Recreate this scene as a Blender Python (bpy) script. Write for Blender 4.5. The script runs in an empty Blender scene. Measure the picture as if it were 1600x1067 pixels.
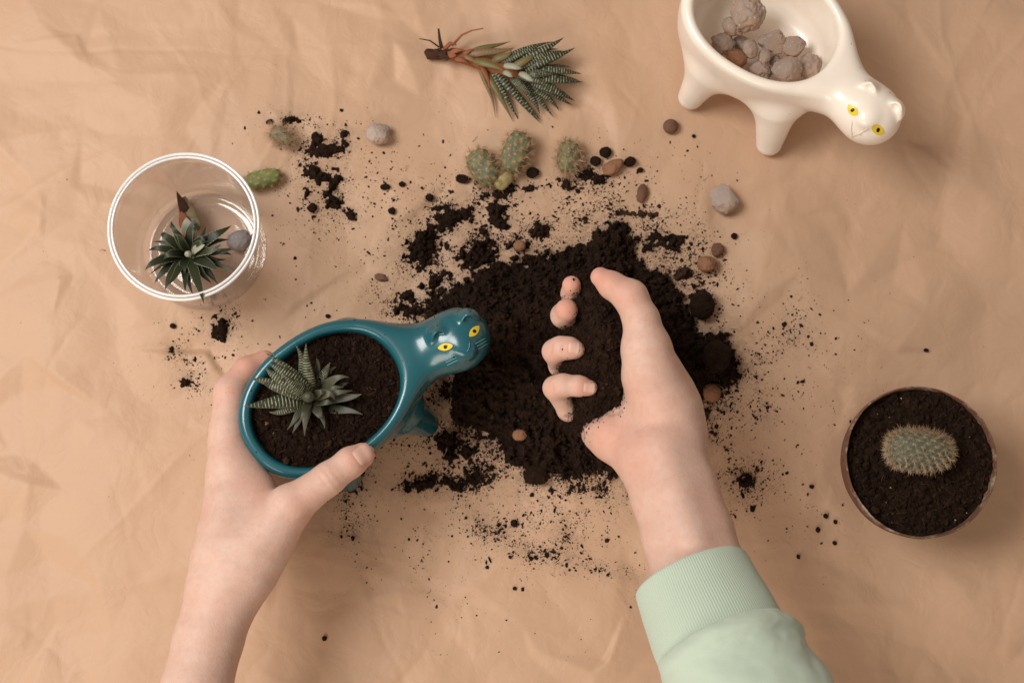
import bpy, math, random
import numpy as np
from mathutils import Vector, Matrix
from mathutils.geometry import delaunay_2d_cdt

# ------------------------------------------------------------------ camera, world, lamps, exposure
SC = bpy.context.scene
COL = SC.collection
TILT, DIST, FPX = math.radians(9.6), 1.08, 50 / 36 * 1600
CAM = np.array([0, -DIST * math.sin(TILT), DIST * math.cos(TILT)])
VIEW = np.array([0, math.sin(TILT), -math.cos(TILT)])
UPV = np.array([0, math.cos(TILT), math.sin(TILT)])
cd = bpy.data.cameras.new('camera')
cd.lens, cd.sensor_width, cd.clip_start, cd.clip_end = 50, 36, 0.01, 20
cam = bpy.data.objects.new('camera', cd)
COL.objects.link(cam)
cam.location = CAM
cam.rotation_euler = (TILT, 0, 0)
cd.dof.use_dof = True
cd.dof.focus_distance = 0.975
cd.dof.aperture_fstop = 9.0
SC.camera = cam

world = bpy.data.worlds.new('World')
SC.world = world
world.use_nodes = True
bg = world.node_tree.nodes['Background']
bg.inputs[0].default_value = (1.0, 0.83, 0.69, 1)
bg.inputs[1].default_value = 0.285


def area(name, loc, target, size, size_y, power, color):
    l = bpy.data.lights.new(name, 'AREA')
    l.shape = 'RECTANGLE'
    l.size, l.size_y, l.energy, l.color = size, size_y, power, color
    o = bpy.data.objects.new(name, l)
    COL.objects.link(o)
    o.location = loc
    o.rotation_euler = (Vector(target) - Vector(loc)).to_track_quat('-Z', 'Y').to_euler()
    return o


area('softbox', (-1.15, 0.25, 1.72), (-0.05, 0.0, 0), 0.92, 0.92, 33.5, (1.0, 0.975, 0.94))
area('fill_softbox', (-0.75, -1.45, 1.10), (-.1, 0, 0), 1.1, 0.6, 12, (1.0, 0.88, 0.76))
SC.view_settings.view_transform = 'Standard'
SC.view_settings.look = 'None'
SC.view_settings.exposure = 0.0
SC.view_settings.gamma = 1.0
SC.render.engine = 'CYCLES'
SC.cycles.max_bounces = 8
SC.cycles.transparent_max_bounces = 16

rng = np.random.default_rng(7)
random.seed(7)
PI = math.pi


# ------------------------------------------------------------------ helpers
def P(px, py, z):
    """world point at height z seen at photo pixel (px, py) of 1600 x 1067"""
    d = np.array([(px - 800) / FPX, 0, 0]) - (py - 533.5) / FPX * UPV + VIEW
    return CAM + d * ((z - CAM[2]) / d[2])


def mpp(p):
    return float((np.asarray(p) - CAM) @ VIEW) / FPX


def K(px, py, z, r):
    p = P(px, py, z)
    return p, r * mpp(p)


def _hash(i, j, k, s):
    h = (i * 374761393 + j * 668265263 + k * 2147483647 + s * 974711 + 1274126177) & 0xffffffff
    h = ((h ^ (h >> 13)) * 1274126177) & 0xffffffff
    h = ((h ^ (h >> 16)) * 2246822519) & 0xffffffff
    return ((h ^ (h >> 15)) & 0xffffff) / float(0xffffff)


def vnoise(x, y, z=0.0, seed=0):
    x, y, z = np.broadcast_arrays(np.asarray(x, float), np.asarray(y, float), np.asarray(z, float))
    i, j, k = [np.floor(a).astype(np.int64) for a in (x, y, z)]
    u, v, w = x - i, y - j, z - k
    u, v, w = [a * a * (3 - 2 * a) for a in (u, v, w)]
    r = 0
    for a in (0, 1):
        for b in (0, 1):
            for c in (0, 1):
                r = r + _hash(i + a, j + b, k + c, seed) * (u if a else 1 - u) * (v if b else 1 - v) * (w if c else 1 - w)
    return r * 2 - 1


def fbm(x, y, z=0.0, seed=0, octaves=4, gain=0.5):
    r, a, f, n = 0, 1.0, 1.0, 0
    for o in range(octaves):
        r = r + a * vnoise(np.asarray(x) * f, np.asarray(y) * f, np.asarray(z) * f, seed + o * 17)
        n += a
        a *= gain
        f *= 2.03
    return r / n


def mk_mesh(name, v, f, mat=None, smooth=True, normals=None):
    v = np.asarray(v, np.float32)
    f = np.asarray(f, np.int32)
    me = bpy.data.meshes.new(name)
    me.vertices.add(len(v))
    me.vertices.foreach_set('co', v.ravel())
    k = f.shape[1]
    me.loops.add(f.size)
    me.loops.foreach_set('vertex_index', f.ravel())
    me.polygons.add(len(f))
    me.polygons.foreach_set('loop_start', np.arange(0, f.size, k, dtype=np.int32))
    me.polygons.foreach_set('use_smooth', np.full(len(f), smooth))
    me.update(calc_edges=True)
    me.validate()
    if mat:
        me.materials.append(mat)
    if normals is not None:
        me.normals_split_custom_set_from_vertices(normals.tolist())
    return me


def obj(name, me, parent=None, loc=None):
    o = bpy.data.objects.new(name, me)
    COL.objects.link(o)
    if parent:
        o.parent = parent
    if loc is not None:
        o.location = loc
    return o


def tag(o, label=None, cat=None, group=None, kind=None):
    for k, v in (('label', label), ('category', cat), ('group', group), ('kind', kind)):
        if v:
            o[k] = v
    return o


def thing(name, label, cat, loc=(0, 0, 0), group=None):
    o = bpy.data.objects.new(name, None)
    COL.objects.link(o)
    o.empty_display_size = 0.01
    o.location = loc
    return tag(o, label, cat, group)


def attr_col(me, name, rgb):
    a = me.attributes.new(name, 'FLOAT_COLOR', 'POINT')
    c = np.ones((len(me.vertices), 4), np.float32)
    c[:, :3] = rgb
    a.data.foreach_set('color', c.ravel())


def icosphere(sub):
    t = (1 + 5 ** .5) / 2
    v = [(-1, t, 0), (1, t, 0), (-1, -t, 0), (1, -t, 0), (0, -1, t), (0, 1, t), (0, -1, -t), (0, 1, -t), (t, 0, -1), (t, 0, 1), (-t, 0, -1), (-t, 0, 1)]
    f = [(0, 11, 5), (0, 5, 1), (0, 1, 7), (0, 7, 10), (0, 10, 11), (1, 5, 9), (5, 11, 4), (11, 10, 2), (10, 7, 6), (7, 1, 8), (3, 9, 4), (3, 4, 2), (3, 2, 6), (3, 6, 8), (3, 8, 9), (4, 9, 5), (2, 4, 11), (6, 2, 10), (8, 6, 7), (9, 8, 1)]
    v = [np.array(a) / np.linalg.norm(a) for a in v]
    for _ in range(sub):
        cache, nf = {}, []

        def mid(a, b):
            k = (min(a, b), max(a, b))
            if k not in cache:
                m = v[a] + v[b]
                v.append(m / np.linalg.norm(m))
                cache[k] = len(v) - 1
            return cache[k]
        for a, b, c in f:
            ab, bc, ca = mid(a, b), mid(b, c), mid(c, a)
            nf += [(a, ab, ca), (b, bc, ab), (c, ca, bc), (ab, bc, ca)]
        f = nf
    return np.array(v), np.array(f)


ICO = {s: icosphere(s) for s in (0, 1, 3, 4)}


def tubes(paths, radii, sides=5):
    """many tapered tubes -> verts, tris"""
    V, F, n = [], [], 0
    for pts, rr in zip(paths, radii):
        pts = np.asarray(pts, float)
        m = len(pts)
        t = np.gradient(pts, axis=0)
        t /= np.linalg.norm(t, axis=1)[:, None] + 1e-12
        ref = np.array([0, 0, 1.0]) if abs(t[0][2]) < .9 else np.array([1.0, 0, 0])
        s = np.cross(t, ref)
        s /= np.linalg.norm(s, axis=1)[:, None] + 1e-12
        u = np.cross(s, t)
        a = np.arange(sides) * 2 * PI / sides
        ring = pts[:, None] + np.asarray(rr)[:, None, None] * (np.cos(a)[None, :, None] * s[:, None] + np.sin(a)[None, :, None] * u[:, None])
        V.append(ring.reshape(-1, 3))
        for i in range(m - 1):
            for j in range(sides):
                k = (j + 1) % sides
                F.append((n + i * sides + j, n + i * sides + k, n + (i + 1) * sides + k))
                F.append((n + i * sides + j, n + (i + 1) * sides + k, n + (i + 1) * sides + j))
        for j in range(1, sides - 1):
            F.append((n, n + j + 1, n + j))
            e = n + (m - 1) * sides
            F.append((e, e + j, e + j + 1))
        n += m * sides
    return np.concatenate(V), np.array(F)


def grid_faces(m, n, wrap=False):
    i, j = np.meshgrid(np.arange(m - 1), np.arange(n if wrap else n - 1), indexing='ij')
    j2 = (j + 1) % n
    return np.stack([i * n + j, (i + 1) * n + j, (i + 1) * n + j2, i * n + j2], -1).reshape(-1, 4)


# ---- signed distance modelling
def sm_min(a, b, k):
    h = np.clip(0.5 + 0.5 * (b - a) / k, 0, 1)
    return b + (a - b) * h - k * h * (1 - h)


def sm_max(a, b, k):
    return -sm_min(-a, -b, k)


def cone(X, Y, Z, a, b, ra, rb):
    ax, ay, az = [float(q) for q in a]
    bx, by, bz = [float(q) for q in b]
    dx, dy, dz = bx - ax, by - ay, bz - az
    L = dx * dx + dy * dy + dz * dz + 1e-12
    h = np.clip(((X - ax) * dx + (Y - ay) * dy + (Z - az) * dz) / L, 0, 1)
    return np.sqrt((X - ax - h * dx) ** 2 + (Y - ay - h * dy) ** 2 + (Z - az - h * dz) ** 2) - (ra + (rb - ra) * h)


def ell(X, Y, Z, c, r):
    x, y, z = (X - c[0]), (Y - c[1]), (Z - c[2])
    k0 = np.sqrt((x / r[0]) ** 2 + (y / r[1]) ** 2 + (z / r[2]) ** 2)
    k1 = np.sqrt((x / r[0] ** 2) ** 2 + (y / r[1] ** 2) ** 2 + (z / r[2] ** 2) ** 2) + 1e-9
    return k0 * (k0 - 1) / k1


def trilin(d, lo, vox, p):
    q = (p - lo) / vox
    s = np.array(d.shape) - 2
    i = np.clip(np.floor(q).astype(int), 0, s)
    f = np.clip(q - i, 0, 1)
    r = 0
    for a in (0, 1):
        for b in (0, 1):
            for c in (0, 1):
                w = (f[:, 0] if a else 1 - f[:, 0]) * (f[:, 1] if b else 1 - f[:, 1]) * (f[:, 2] if c else 1 - f[:, 2])
                r = r + w * d[i[:, 0] + a, i[:, 1] + b, i[:, 2] + c]
    return r


def surface(fn, lo, hi, vox):
    lo, hi = np.array(lo, float), np.array(hi, float)
    n = np.ceil((hi - lo) / vox).astype(int) + 1
    ax = [(lo[k] + vox * np.arange(n[k])).astype(np.float32) for k in range(3)]
    d = np.array(np.broadcast_to(fn(ax[0][:, None, None], ax[1][None, :, None], ax[2][None, None, :]), n), np.float32)
    d[[0, -1]] = np.maximum(d[[0, -1]], vox)
    d[:, [0, -1]] = np.maximum(d[:, [0, -1]], vox)
    d[:, :, [0, -1]] = np.maximum(d[:, :, [0, -1]], vox)
    s = d < 0
    cnt = sum(s[a:n[0] - 1 + a, b:n[1] - 1 + b, c:n[2] - 1 + c].astype(np.int8) for a in (0, 1) for b in (0, 1) for c in (0, 1))
    I = np.argwhere((cnt > 0) & (cnt < 8))
    cor = [(a, b, c) for a in (0, 1) for b in (0, 1) for c in (0, 1)]
    val = np.stack([d[I[:, 0] + a, I[:, 1] + b, I[:, 2] + c] for a, b, c in cor], 1)
    acc = np.zeros((len(I), 3))
    num = np.zeros(len(I))
    for p in range(8):
        for q in range(p + 1, 8):
            A, B = np.array(cor[p]), np.array(cor[q])
            if abs(A - B).sum() != 1:
                continue
            va, vb = val[:, p], val[:, q]
            x = (va < 0) != (vb < 0)
            t = np.where(x, va / (va - vb + 1e-20), 0)
            acc += x[:, None] * (A + t[:, None] * (B - A))
            num += x
    V = lo + vox * (I + acc / num[:, None])
    idx = np.full(n - 1, -1, np.int32)
    idx[I[:, 0], I[:, 1], I[:, 2]] = np.arange(len(I))
    F = []
    for axis in range(3):
        u, v = (axis + 1) % 3, (axis + 2) % 3
        sl0, sl1 = [slice(None)] * 3, [slice(None)] * 3
        sl0[axis], sl1[axis] = slice(0, -1), slice(1, None)
        a, b = s[tuple(sl0)], s[tuple(sl1)]
        E = np.argwhere(a != b)
        E = E[(E[:, u] > 0) & (E[:, v] > 0) & (E[:, u] < n[u] - 1) & (E[:, v] < n[v] - 1)]
        fl = s[E[:, 0], E[:, 1], E[:, 2]]
        q = []
        for du, dv in ((-1, -1), (0, -1), (0, 0), (-1, 0)):
            c = E.copy()
            c[:, u] += du
            c[:, v] += dv
            q.append(idx[c[:, 0], c[:, 1], c[:, 2]])
        q = np.stack(q, 1)
        q[~fl] = q[~fl][:, ::-1]
        F.append(q)
    F = np.concatenate(F)
    F = F[(F >= 0).all(1)]
    N = np.stack([trilin(d, lo, vox, V + e) - trilin(d, lo, vox, V - e) for e in np.eye(3) * vox], 1)
    N /= np.linalg.norm(N, axis=1)[:, None] + 1e-12
    return V, F, N, (d, lo, vox)


def trace(field, o, dr, far=0.4):
    """march rays o + t*dr onto the field's surface"""
    d, lo, vox = field
    t = np.zeros(len(o))
    hi = lo + vox * (np.array(d.shape) - 1)
    for _ in range(90):
        p = o + t[:, None] * dr
        inside = ((p >= lo) & (p <= hi)).all(1)
        t += np.where(inside, trilin(d, lo, vox, p) * .9, vox * 2)
    return o + t[:, None] * dr


def fnormal(field, p):
    d, lo, vox = field
    N = np.stack([trilin(d, lo, vox, p + e) - trilin(d, lo, vox, p - e) for e in np.eye(3) * vox], 1)
    return N / (np.linalg.norm(N, axis=1)[:, None] + 1e-12)


# ------------------------------------------------------------------ materials
class NT:
    def __init__(s, name):
        s.m = bpy.data.materials.new(name)
        s.m.use_nodes = True
        s.t = s.m.node_tree
        s.b = s.t.nodes['Principled BSDF']
        s.out = s.t.nodes['Material Output']

    def n(s, typ, **kw):
        x = s.t.nodes.new(typ)
        for k, v in kw.items():
            if k in ('ins',):
                for i, val in v.items():
                    if isinstance(val, bpy.types.NodeSocket):
                        s.t.links.new(val, x.inputs[i])
                    else:
                        x.inputs[i].default_value = val
            else:
                setattr(x, k, v)
        return x

    def coord(s, kind='Object'):
        return s.n('ShaderNodeTexCoord').outputs[kind]

    def noise(s, scale, detail=4, rough=.55, vec=None, dist=0):
        return s.n('ShaderNodeTexNoise', ins={'Vector': vec or s.coord(), 'Scale': scale, 'Detail': detail, 'Roughness': rough, 'Distortion': dist}).outputs[0]

    def ramp(s, fac, stops):
        r = s.n('ShaderNodeValToRGB', ins={0: fac})
        e = r.color_ramp.elements
        while len(e) < len(stops):
            e.new(.5)
        for q, (p, c) in zip(e, stops):
            q.position = p
            q.color = (*c, 1) if not isinstance(c, (int, float)) else (c, c, c, 1)
        return r.outputs[0]

    def mix(s, f, a, b, mode='MIX'):
        x = s.n('ShaderNodeMix', data_type='RGBA', blend_type=mode)
        for i, val in ((0, f), (6, a), (7, b)):
            if isinstance(val, bpy.types.NodeSocket):
                s.t.links.new(val, x.inputs[i])
            else:
                x.inputs[i].default_value = val if isinstance(val, (int, float)) else (*val, 1)
        return x.outputs[2]

    def math(s, op, a, b=0.0, c=0.0):
        return s.n('ShaderNodeMath', operation=op, ins={0: a, 1: b, 2: c}).outputs[0]

    def bump(s, h, strength, dist):
        s.set('Normal', s.n('ShaderNodeBump', ins={'Height': h, 'Strength': strength, 'Distance': dist}).outputs[0])

    def set(s, k, v):
        if isinstance(v, bpy.types.NodeSocket):
            s.t.links.new(v, s.b.inputs[k])
        else:
            s.b.inputs[k].default_value = (*v, 1) if isinstance(v, tuple) and len(v) == 3 and s.b.inputs[k].type == 'RGBA' else v

    def attr(s, name, out='Color'):
        return s.n('ShaderNodeAttribute', attribute_name=name).outputs[out]

    def sep(s, v):
        return s.n('ShaderNodeSeparateXYZ', ins={0: v}).outputs


def mat_paper():
    t = NT('kraft_paper')
    a = t.noise(9, 5)
    fib = t.noise(900, 3, .7)
    c = t.mix(t.ramp(a, [(.3, 0), (.7, 1)]), (.572, .364, .234), (.598, .384, .249))
    c = t.mix(t.math('MULTIPLY', fib, .10), c, (.42, .27, .16))
    t.set('Base Color', c)
    t.set('Roughness', .52)
    t.set('Specular IOR Level', .32)
    du = t.n('ShaderNodeSeparateColor', ins={0: t.attr('dust')}).outputs[0]
    sm = t.math('MULTIPLY', du, t.ramp(t.noise(170, 6, .75), [(.36, 0), (.70, 1)]))
    c = t.mix(t.math('MULTIPLY', sm, .80), c, (.085, .050, .032))
    t.set('Base Color', c)
    cr = t.math('ABSOLUTE', t.math('SUBTRACT', t.noise(38, 3, .55, None, .6), .5))
    h = t.math('ADD', t.math('MULTIPLY', cr, 2.2), t.math('MULTIPLY', t.noise(500, 3, .6), .10))
    t.bump(h, .55, .0011)
    return t.m


def mat_soil(name='soil', dark=(.0090, .0047, .0029), light=(.035, .0172, .0100), scale=160):
    t = NT(name)
    n = t.noise(scale, 5, .7)
    c = t.mix(t.ramp(n, [(.35, 0), (.72, 1)]), dark, light)
    isl = t.n('ShaderNodeNewGeometry').outputs['Random Per Island']
    c = t.mix(t.ramp(isl, [(.0, 0), (.93, .15), (1, 1)]), c, (.055, .028, .016))
    t.set('Base Color', c)
    t.set('Roughness', .95)
    t.set('Specular IOR Level', .12)
    t.bump(t.noise(700, 4, .7), .8, .0012)
    return t.m


def mat_plain(name, col, rough=.5, spec=.5, noise=.0, scale=60, bump=0, bdist=.0005):
    t = NT(name)
    if noise:
        n = t.noise(scale, 5)
        t.set('Base Color', t.mix(n, tuple(q * (1 - noise) for q in col), tuple(min(1, q * (1 + noise)) for q in col)))
    else:
        t.set('Base Color', col)
    t.set('Roughness', rough)
    t.set('Specular IOR Level', spec)
    if bump:
        t.bump(t.noise(scale * 6, 4), bump, bdist)
    return t.m


def mat_ceramic(name, col, edge, rough, coat=0.6):
    t = NT(name)
    pt = t.n('ShaderNodeNewGeometry').outputs['Pointiness']
    e = t.ramp(pt, [(.515, 0), (.60, 1)])
    n = t.noise(35, 4)
    c = t.mix(n, tuple(q * .88 for q in col), tuple(q * 1.1 for q in col))
    c = t.mix(t.math('MULTIPLY', e, .55), c, edge)
    sp = t.ramp(t.noise(420, 2), [(.74, 0), (.77, 1)])
    c = t.mix(t.math('MULTIPLY', sp, .25), c, tuple(q * .5 for q in col))
    t.set('Base Color', c)
    t.set('Roughness', rough)
    t.set('Coat Weight', coat)
    t.set('Coat Roughness', .15)
    t.bump(t.noise(60, 3), .06, .0012)
    return t.m


def mat_skin():
    t = NT('skin')
    a = t.n('ShaderNodeSeparateColor', ins={0: t.attr('tint')}).outputs
    n1 = t.noise(55, 5, .6)
    n2 = t.noise(230, 4, .65)
    c = t.mix(t.ramp(n1, [(.35, 0), (.68, 1)]), (.715, .495, .400), (.675, .425, .333))
    c = t.mix(a[0], c, (.685, .320, .230))
    c = t.mix(t.math('MULTIPLY', a[1], .3), c, (.50, .40, .36))
    c = t.mix(a[2], c, (.040, .022, .015))
    c = t.mix(t.math('MULTIPLY', t.ramp(n2, [(.45, 0), (.75, 1)]), .26), c, (.53, .26, .18))
    t.set('Base Color', c)
    t.set('Roughness', .52)
    t.set('Specular IOR Level', .34)
    t.set('Subsurface Weight', .22)
    t.set('Subsurface Radius', (1.0, .38, .22))
    t.set('Subsurface Scale', .004)
    v = t.n('ShaderNodeTexVoronoi', feature='DISTANCE_TO_EDGE', ins={'Vector': t.coord(), 'Scale': 900}).outputs[0]
    h = t.math('ADD', t.math('MULTIPLY', v, .6), t.noise(380, 5, .6))
    t.bump(h, .24, .0010)
    return t.m


def mat_leaf(name, base, base2, white, bands, topdark=None, freq=17, speck=.3):
    t = NT(name)
    uv = t.coord('UV')
    u, v, _ = t.sep(uv)
    nz = t.noise(45, 3, .5, t.coord('Object'))
    rnd = t.n('ShaderNodeObjectInfo').outputs['Random']
    c = t.mix(t.math('FRACT', t.math('MULTIPLY', rnd, 7.13)), base, base2)
    c = t.mix(t.ramp(nz, [(.4, 0), (.7, .5)]), c, tuple(q * .6 for q in base))
    # transverse white bands of tubercles
    ph = t.math('ADD', t.math('MULTIPLY', v, freq * 6.283), t.math('MULTIPLY', t.noise(260, 2, .5, t.coord('Object')), 3.0))
    st = t.ramp(t.math('SINE', ph), [(.52, 0), (.88, 1)])
    brk = t.ramp(t.noise(420, 2, .6), [(.36, 0), (.52, 1)])
    fade = t.ramp(v, [(.05, .9), (.6, 1), (1, .25)])
    under = t.ramp(u, [(.49, 0), (.52, 1)])
    ub = t.ramp(u, [(.50, .15), (.60, 1), (.90, 1), (1, .15)])
    band = t.math('MULTIPLY', t.math('MULTIPLY', st, brk), t.math('MULTIPLY', t.math('MULTIPLY', fade, under), ub))
    # toothed white margin
    edge = t.ramp(t.math('ABSOLUTE', t.math('SUBTRACT', t.math('ABSOLUTE', t.math('SUBTRACT', u, .5)), .25)), [(.165, 0), (.215, 1)])
    teeth = t.math('MULTIPLY', edge, t.ramp(t.math('SINE', t.math('MULTIPLY', v, freq * 7)), [(.2, .25), (.8, 1)]))
    w = t.math('MAXIMUM', t.math('MULTIPLY', band, bands), t.math('MULTIPLY', teeth, speck))
    c = t.mix(w, c, white)
    tipc = t.ramp(v, [(.93, 0), (1, .8)])
    c = t.mix(tipc, c, (.16, .085, .04))
    t.set('Base Color', c)
    t.set('Roughness', .48)
    t.set('Specular IOR Level', .4)
    t.bump(t.math('ADD', t.math('MULTIPLY', w, 1.0), t.math('MULTIPLY', nz, .3)), .55, .0006)
    return t.m


def mat_stone(name, a, b, sparkle=(.75, .7, .66), rough=.8):
    t = NT(name)
    oc = t.coord('Object')
    rnd = t.n('ShaderNodeObjectInfo').outputs['Random']
    n = t.noise(130, 6, .65, oc)
    c = t.mix(t.ramp(n, [(.3, 0), (.7, 1)]), a, b)
    c = t.mix(t.math('MULTIPLY', rnd, .45), c, tuple(q * .62 for q in a))
    big = t.noise(38, 3, .6, oc)
    c = t.mix(t.ramp(big, [(.42, 0), (.62, .75)]), c, tuple(q * f for q, f in zip(a, (1.02, .86, .70))))
    s = t.ramp(t.noise(520, 2, .5, oc), [(.66, 0), (.72, 1)])
    c = t.mix(t.math('MULTIPLY', s, .6), c, sparkle)
    pit = t.ramp(t.noise(300, 3, .5, oc), [(.28, 1), (.36, 0)])
    c = t.mix(t.math('MULTIPLY', pit, .6), c, tuple(q * .3 for q in a))
    t.set('Base Color', c)
    t.set('Roughness', rough)
    t.bump(t.noise(420, 5, .7, oc), .55, .0010)
    return t.m


M_PAPER = mat_paper()
M_SOIL = mat_soil()
M_SOILP = mat_soil('pot_soil', (.0055, .0026, .0016), (.027, .0118, .0062), 420)
M_SKIN = mat_skin()
M_TEAL = mat_ceramic('teal_glaze', (.008, .106, .134), (.07, .28, .32), .27, .6)
M_WHITE = mat_ceramic('cream_glaze', (.97, .86, .745), (.97, .89, .80), .32, .4)
M_YELLOW = mat_plain('yellow_paint', (.86, .62, .035), .3)
M_BLACK = mat_plain('black_paint', (.008, .008, .008), .3)
M_PALEBLUE = mat_plain('pale_line', (.20, .43, .46), .4)
M_MOUTHSHADE = mat_plain('mouth_shade_line', (.74, .60, .47), .4)  # darker than the cream glaze, paints the shade of the mouth relief
M_LEAF = mat_leaf('banded_leaf', (.024, .030, .009), (.042, .048, .014), (.50, .49, .36), .95, freq=18)
M_LEAFS = mat_leaf('smooth_leaf', (.048, .048, .026), (.082, .076, .045), (.42, .40, .30), .25, freq=15, speck=.25)
M_LEAFJ = mat_leaf('dark_leaf', (.020, .026, .009), (.032, .038, .013), (.50, .50, .38), .30, freq=14, speck=.85)
M_DULL = mat_leaf('fading_leaf', (.155, .135, .040), (.23, .110, .060), (.42, .36, .20), .15, freq=14)
M_ORANGE = mat_plain('orange_stem', (.30, .095, .036), .6, .3, .75, 70, .5)
M_BARK = mat_plain('dry_root', (.060, .026, .015), .85, .2, .5, 160, .7)
M_BUD = mat_plain('pale_bud', (.33, .33, .24), .45, .4, .25, 220, .4)
M_GREY = mat_stone('grey_stone', (.50, .40, .345), (.36, .275, .235))
M_MAUVE = mat_stone('mauve_stone', (.45, .335, .27), (.29, .205, .165))
M_BROWN = mat_stone('brown_stone', (.19, .092, .052), (.10, .046, .026), (.30, .17, .10))
M_RUST = mat_stone('rust_stone', (.34, .165, .085), (.19, .085, .042), (.36, .2, .11))


# ------------------------------------------------------------------ the paper on the table
FLAT = [(1150, 130, 130), (560, 680, 120), (325, 392, 125), (1438, 735, 125)]


def paper_field():
    step = .0016
    xs = np.arange(-.62, .6201, step)
    ys = np.arange(-.56, .5601, step)
    H = np.zeros((len(xs), len(ys)))
    for n, amp, seed in ((150, .0024, 1), (700, .0020, 2), (2600, .0011, 3), (9000, .00022, 4)):
        r = np.random.default_rng(seed)
        pts = r.uniform([-.75, -.7], [.75, .7], (n, 2))
        hh = r.normal(0, amp, n)
        vs, _, tri, *_ = delaunay_2d_cdt([Vector(p) for p in pts], [], [], 0, 1e-6)
        for t in tri:
            A, B, Cc = [np.array(vs[k]) for k in t]
            lo = np.minimum(np.minimum(A, B), Cc)
            hi = np.maximum(np.maximum(A, B), Cc)
            i0, i1 = np.searchsorted(xs, [lo[0], hi[0]])
            j0, j1 = np.searchsorted(ys, [lo[1], hi[1]])
            if i1 <= i0 or j1 <= j0:
                continue
            X, Y = xs[i0:i1, None], ys[None, j0:j1]
            den = (B[1] - Cc[1]) * (A[0] - Cc[0]) + (Cc[0] - B[0]) * (A[1] - Cc[1])
            if abs(den) < 1e-12:
                continue
            a = ((B[1] - Cc[1]) * (X - Cc[0]) + (Cc[0] - B[0]) * (Y - Cc[1])) / den
            b = ((Cc[1] - A[1]) * (X - Cc[0]) + (A[0] - Cc[0]) * (Y - Cc[1])) / den
            c = 1 - a - b
            ok = (a >= 0) & (b >= 0) & (c >= 0)
            val = a * hh[t[0]] + b * hh[t[1]] + c * hh[t[2]]
            fld = H[i0:i1, j0:j1]
            if n == 150:
                fld[ok] = val[ok]
            else:
                fld[ok] += val[ok]
    # crumpled creases: ridged noise has a true kink along every crease
    X, Y = xs[:, None], ys[None, :]
    wx, wy = X + .010 * fbm(X * 9, Y * 9, 0, 51, 2), Y + .010 * fbm(X * 9, Y * 9, 5, 52, 2)
    H += .0048 * np.abs(fbm(wx * 11, wy * 11, 0, 41, 2, .35))
    H += .0018 * np.abs(fbm(wx * 27, wy * 27, 0, 43, 2, .35)) * (.5 + .5 * vnoise(X * 6, Y * 6, 0, 47))
    # long soft folds
    r = np.random.default_rng(11)
    X, Y = xs[:, None], ys[None, :]
    wx = X + .012 * fbm(X * 14, Y * 14, 0, 5, 3)
    wy = Y + .012 * fbm(X * 14, Y * 14, 3, 6, 3)
    for _ in range(110):
        c = r.uniform([-.5, -.4], [.5, .45])
        a = r.uniform(0, PI)
        L = r.uniform(.012, .11)
        s = (wx - c[0]) * math.cos(a) + (wy - c[1]) * math.sin(a)
        d = -(wx - c[0]) * math.sin(a) + (wy - c[1]) * math.cos(a)
        w = r.uniform(.0010, .0024)
        H += r.choice([-1, 1]) * min(.0012, w * .42) * r.uniform(.5, 1) * np.exp(-np.abs(d) / w) * np.exp(-(s / L) ** 4)
    for (fx, fy, fr) in FLAT:
        c = P(fx, fy, 0)
        q = np.sqrt((xs[:, None] - c[0]) ** 2 + (ys[None, :] - c[1]) ** 2) / (fr * .000486)
        H *= 1 - np.exp(-np.maximum(0, q - .75) ** 2 * 9) * .97
    for _ in range(1):      # paper cannot fold sharper than this
        Hp = np.pad(H, 1, mode='edge')
        H = (Hp[1:-1, 1:-1] * 5 + Hp[:-2, 1:-1] + Hp[2:, 1:-1] + Hp[1:-1, :-2] + Hp[1:-1, 2:]) / 9
    return xs, ys, H


PX, PY, PH = paper_field()


def paper_z(x, y):
    x, y = np.asarray(x, float), np.asarray(y, float)
    u = np.clip((x - PX[0]) / .0016, 0, len(PX) - 2.001)
    v = np.clip((y - PY[0]) / .0016, 0, len(PY) - 2.001)
    i, j = u.astype(int), v.astype(int)
    f, g = u - i, v - j
    return PH[i, j] * (1 - f) * (1 - g) + PH[i + 1, j] * f * (1 - g) + PH[i, j + 1] * (1 - f) * g + PH[i + 1, j + 1] * f * g


gx, gy = np.meshgrid(PX, PY, indexing='ij')
me = paper_me = mk_mesh('paper_ground', np.stack([gx, gy, PH], -1).reshape(-1, 3), grid_faces(len(PX), len(PY)), M_PAPER)
tag(obj('paper_ground', me), 'creased tan kraft paper spread over the whole work surface', kind='structure')
# the table under the paper
tb = np.array([(x, y, z) for z in (-.05, -.03) for x, y in ((-.9, -.8), (.9, -.8), (.9, .8), (-.9, .8))])
me = mk_mesh('table_ground', tb, [(3, 2, 1, 0), (4, 5, 6, 7), (0, 1, 5, 4), (1, 2, 6, 5), (2, 3, 7, 6), (3, 0, 4, 7)], mat_plain('table_paint', (.45, .32, .22), .6, .3), smooth=False)
tag(obj('table_ground', me), 'table under the kraft paper', kind='structure')


# ------------------------------------------------------------------ soil
def w2(px, py, z=0.0):
    return P(px, py, z)[:2]


PILE = [(905, 388), (930, 362), (968, 352), (992, 398), (1005, 425), (1040, 432), (1062, 462), (1078, 500), (1090, 522), (1128, 528), (1143, 556), (1148, 585), (1118, 612), (1105, 640), (1085, 668), (1060, 700), (1020, 728), (960, 738), (900, 738), (850, 752), (822, 742), (803, 716), (770, 690), (735, 672), (705, 652), (692, 610), (706, 585), (712, 560), (690, 530), (680, 500), (655, 482), (668, 458), (705, 448), (742, 428), (788, 412), (840, 398), (872, 402)]
PW = np.array([w2(*p) for p in PILE])


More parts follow.
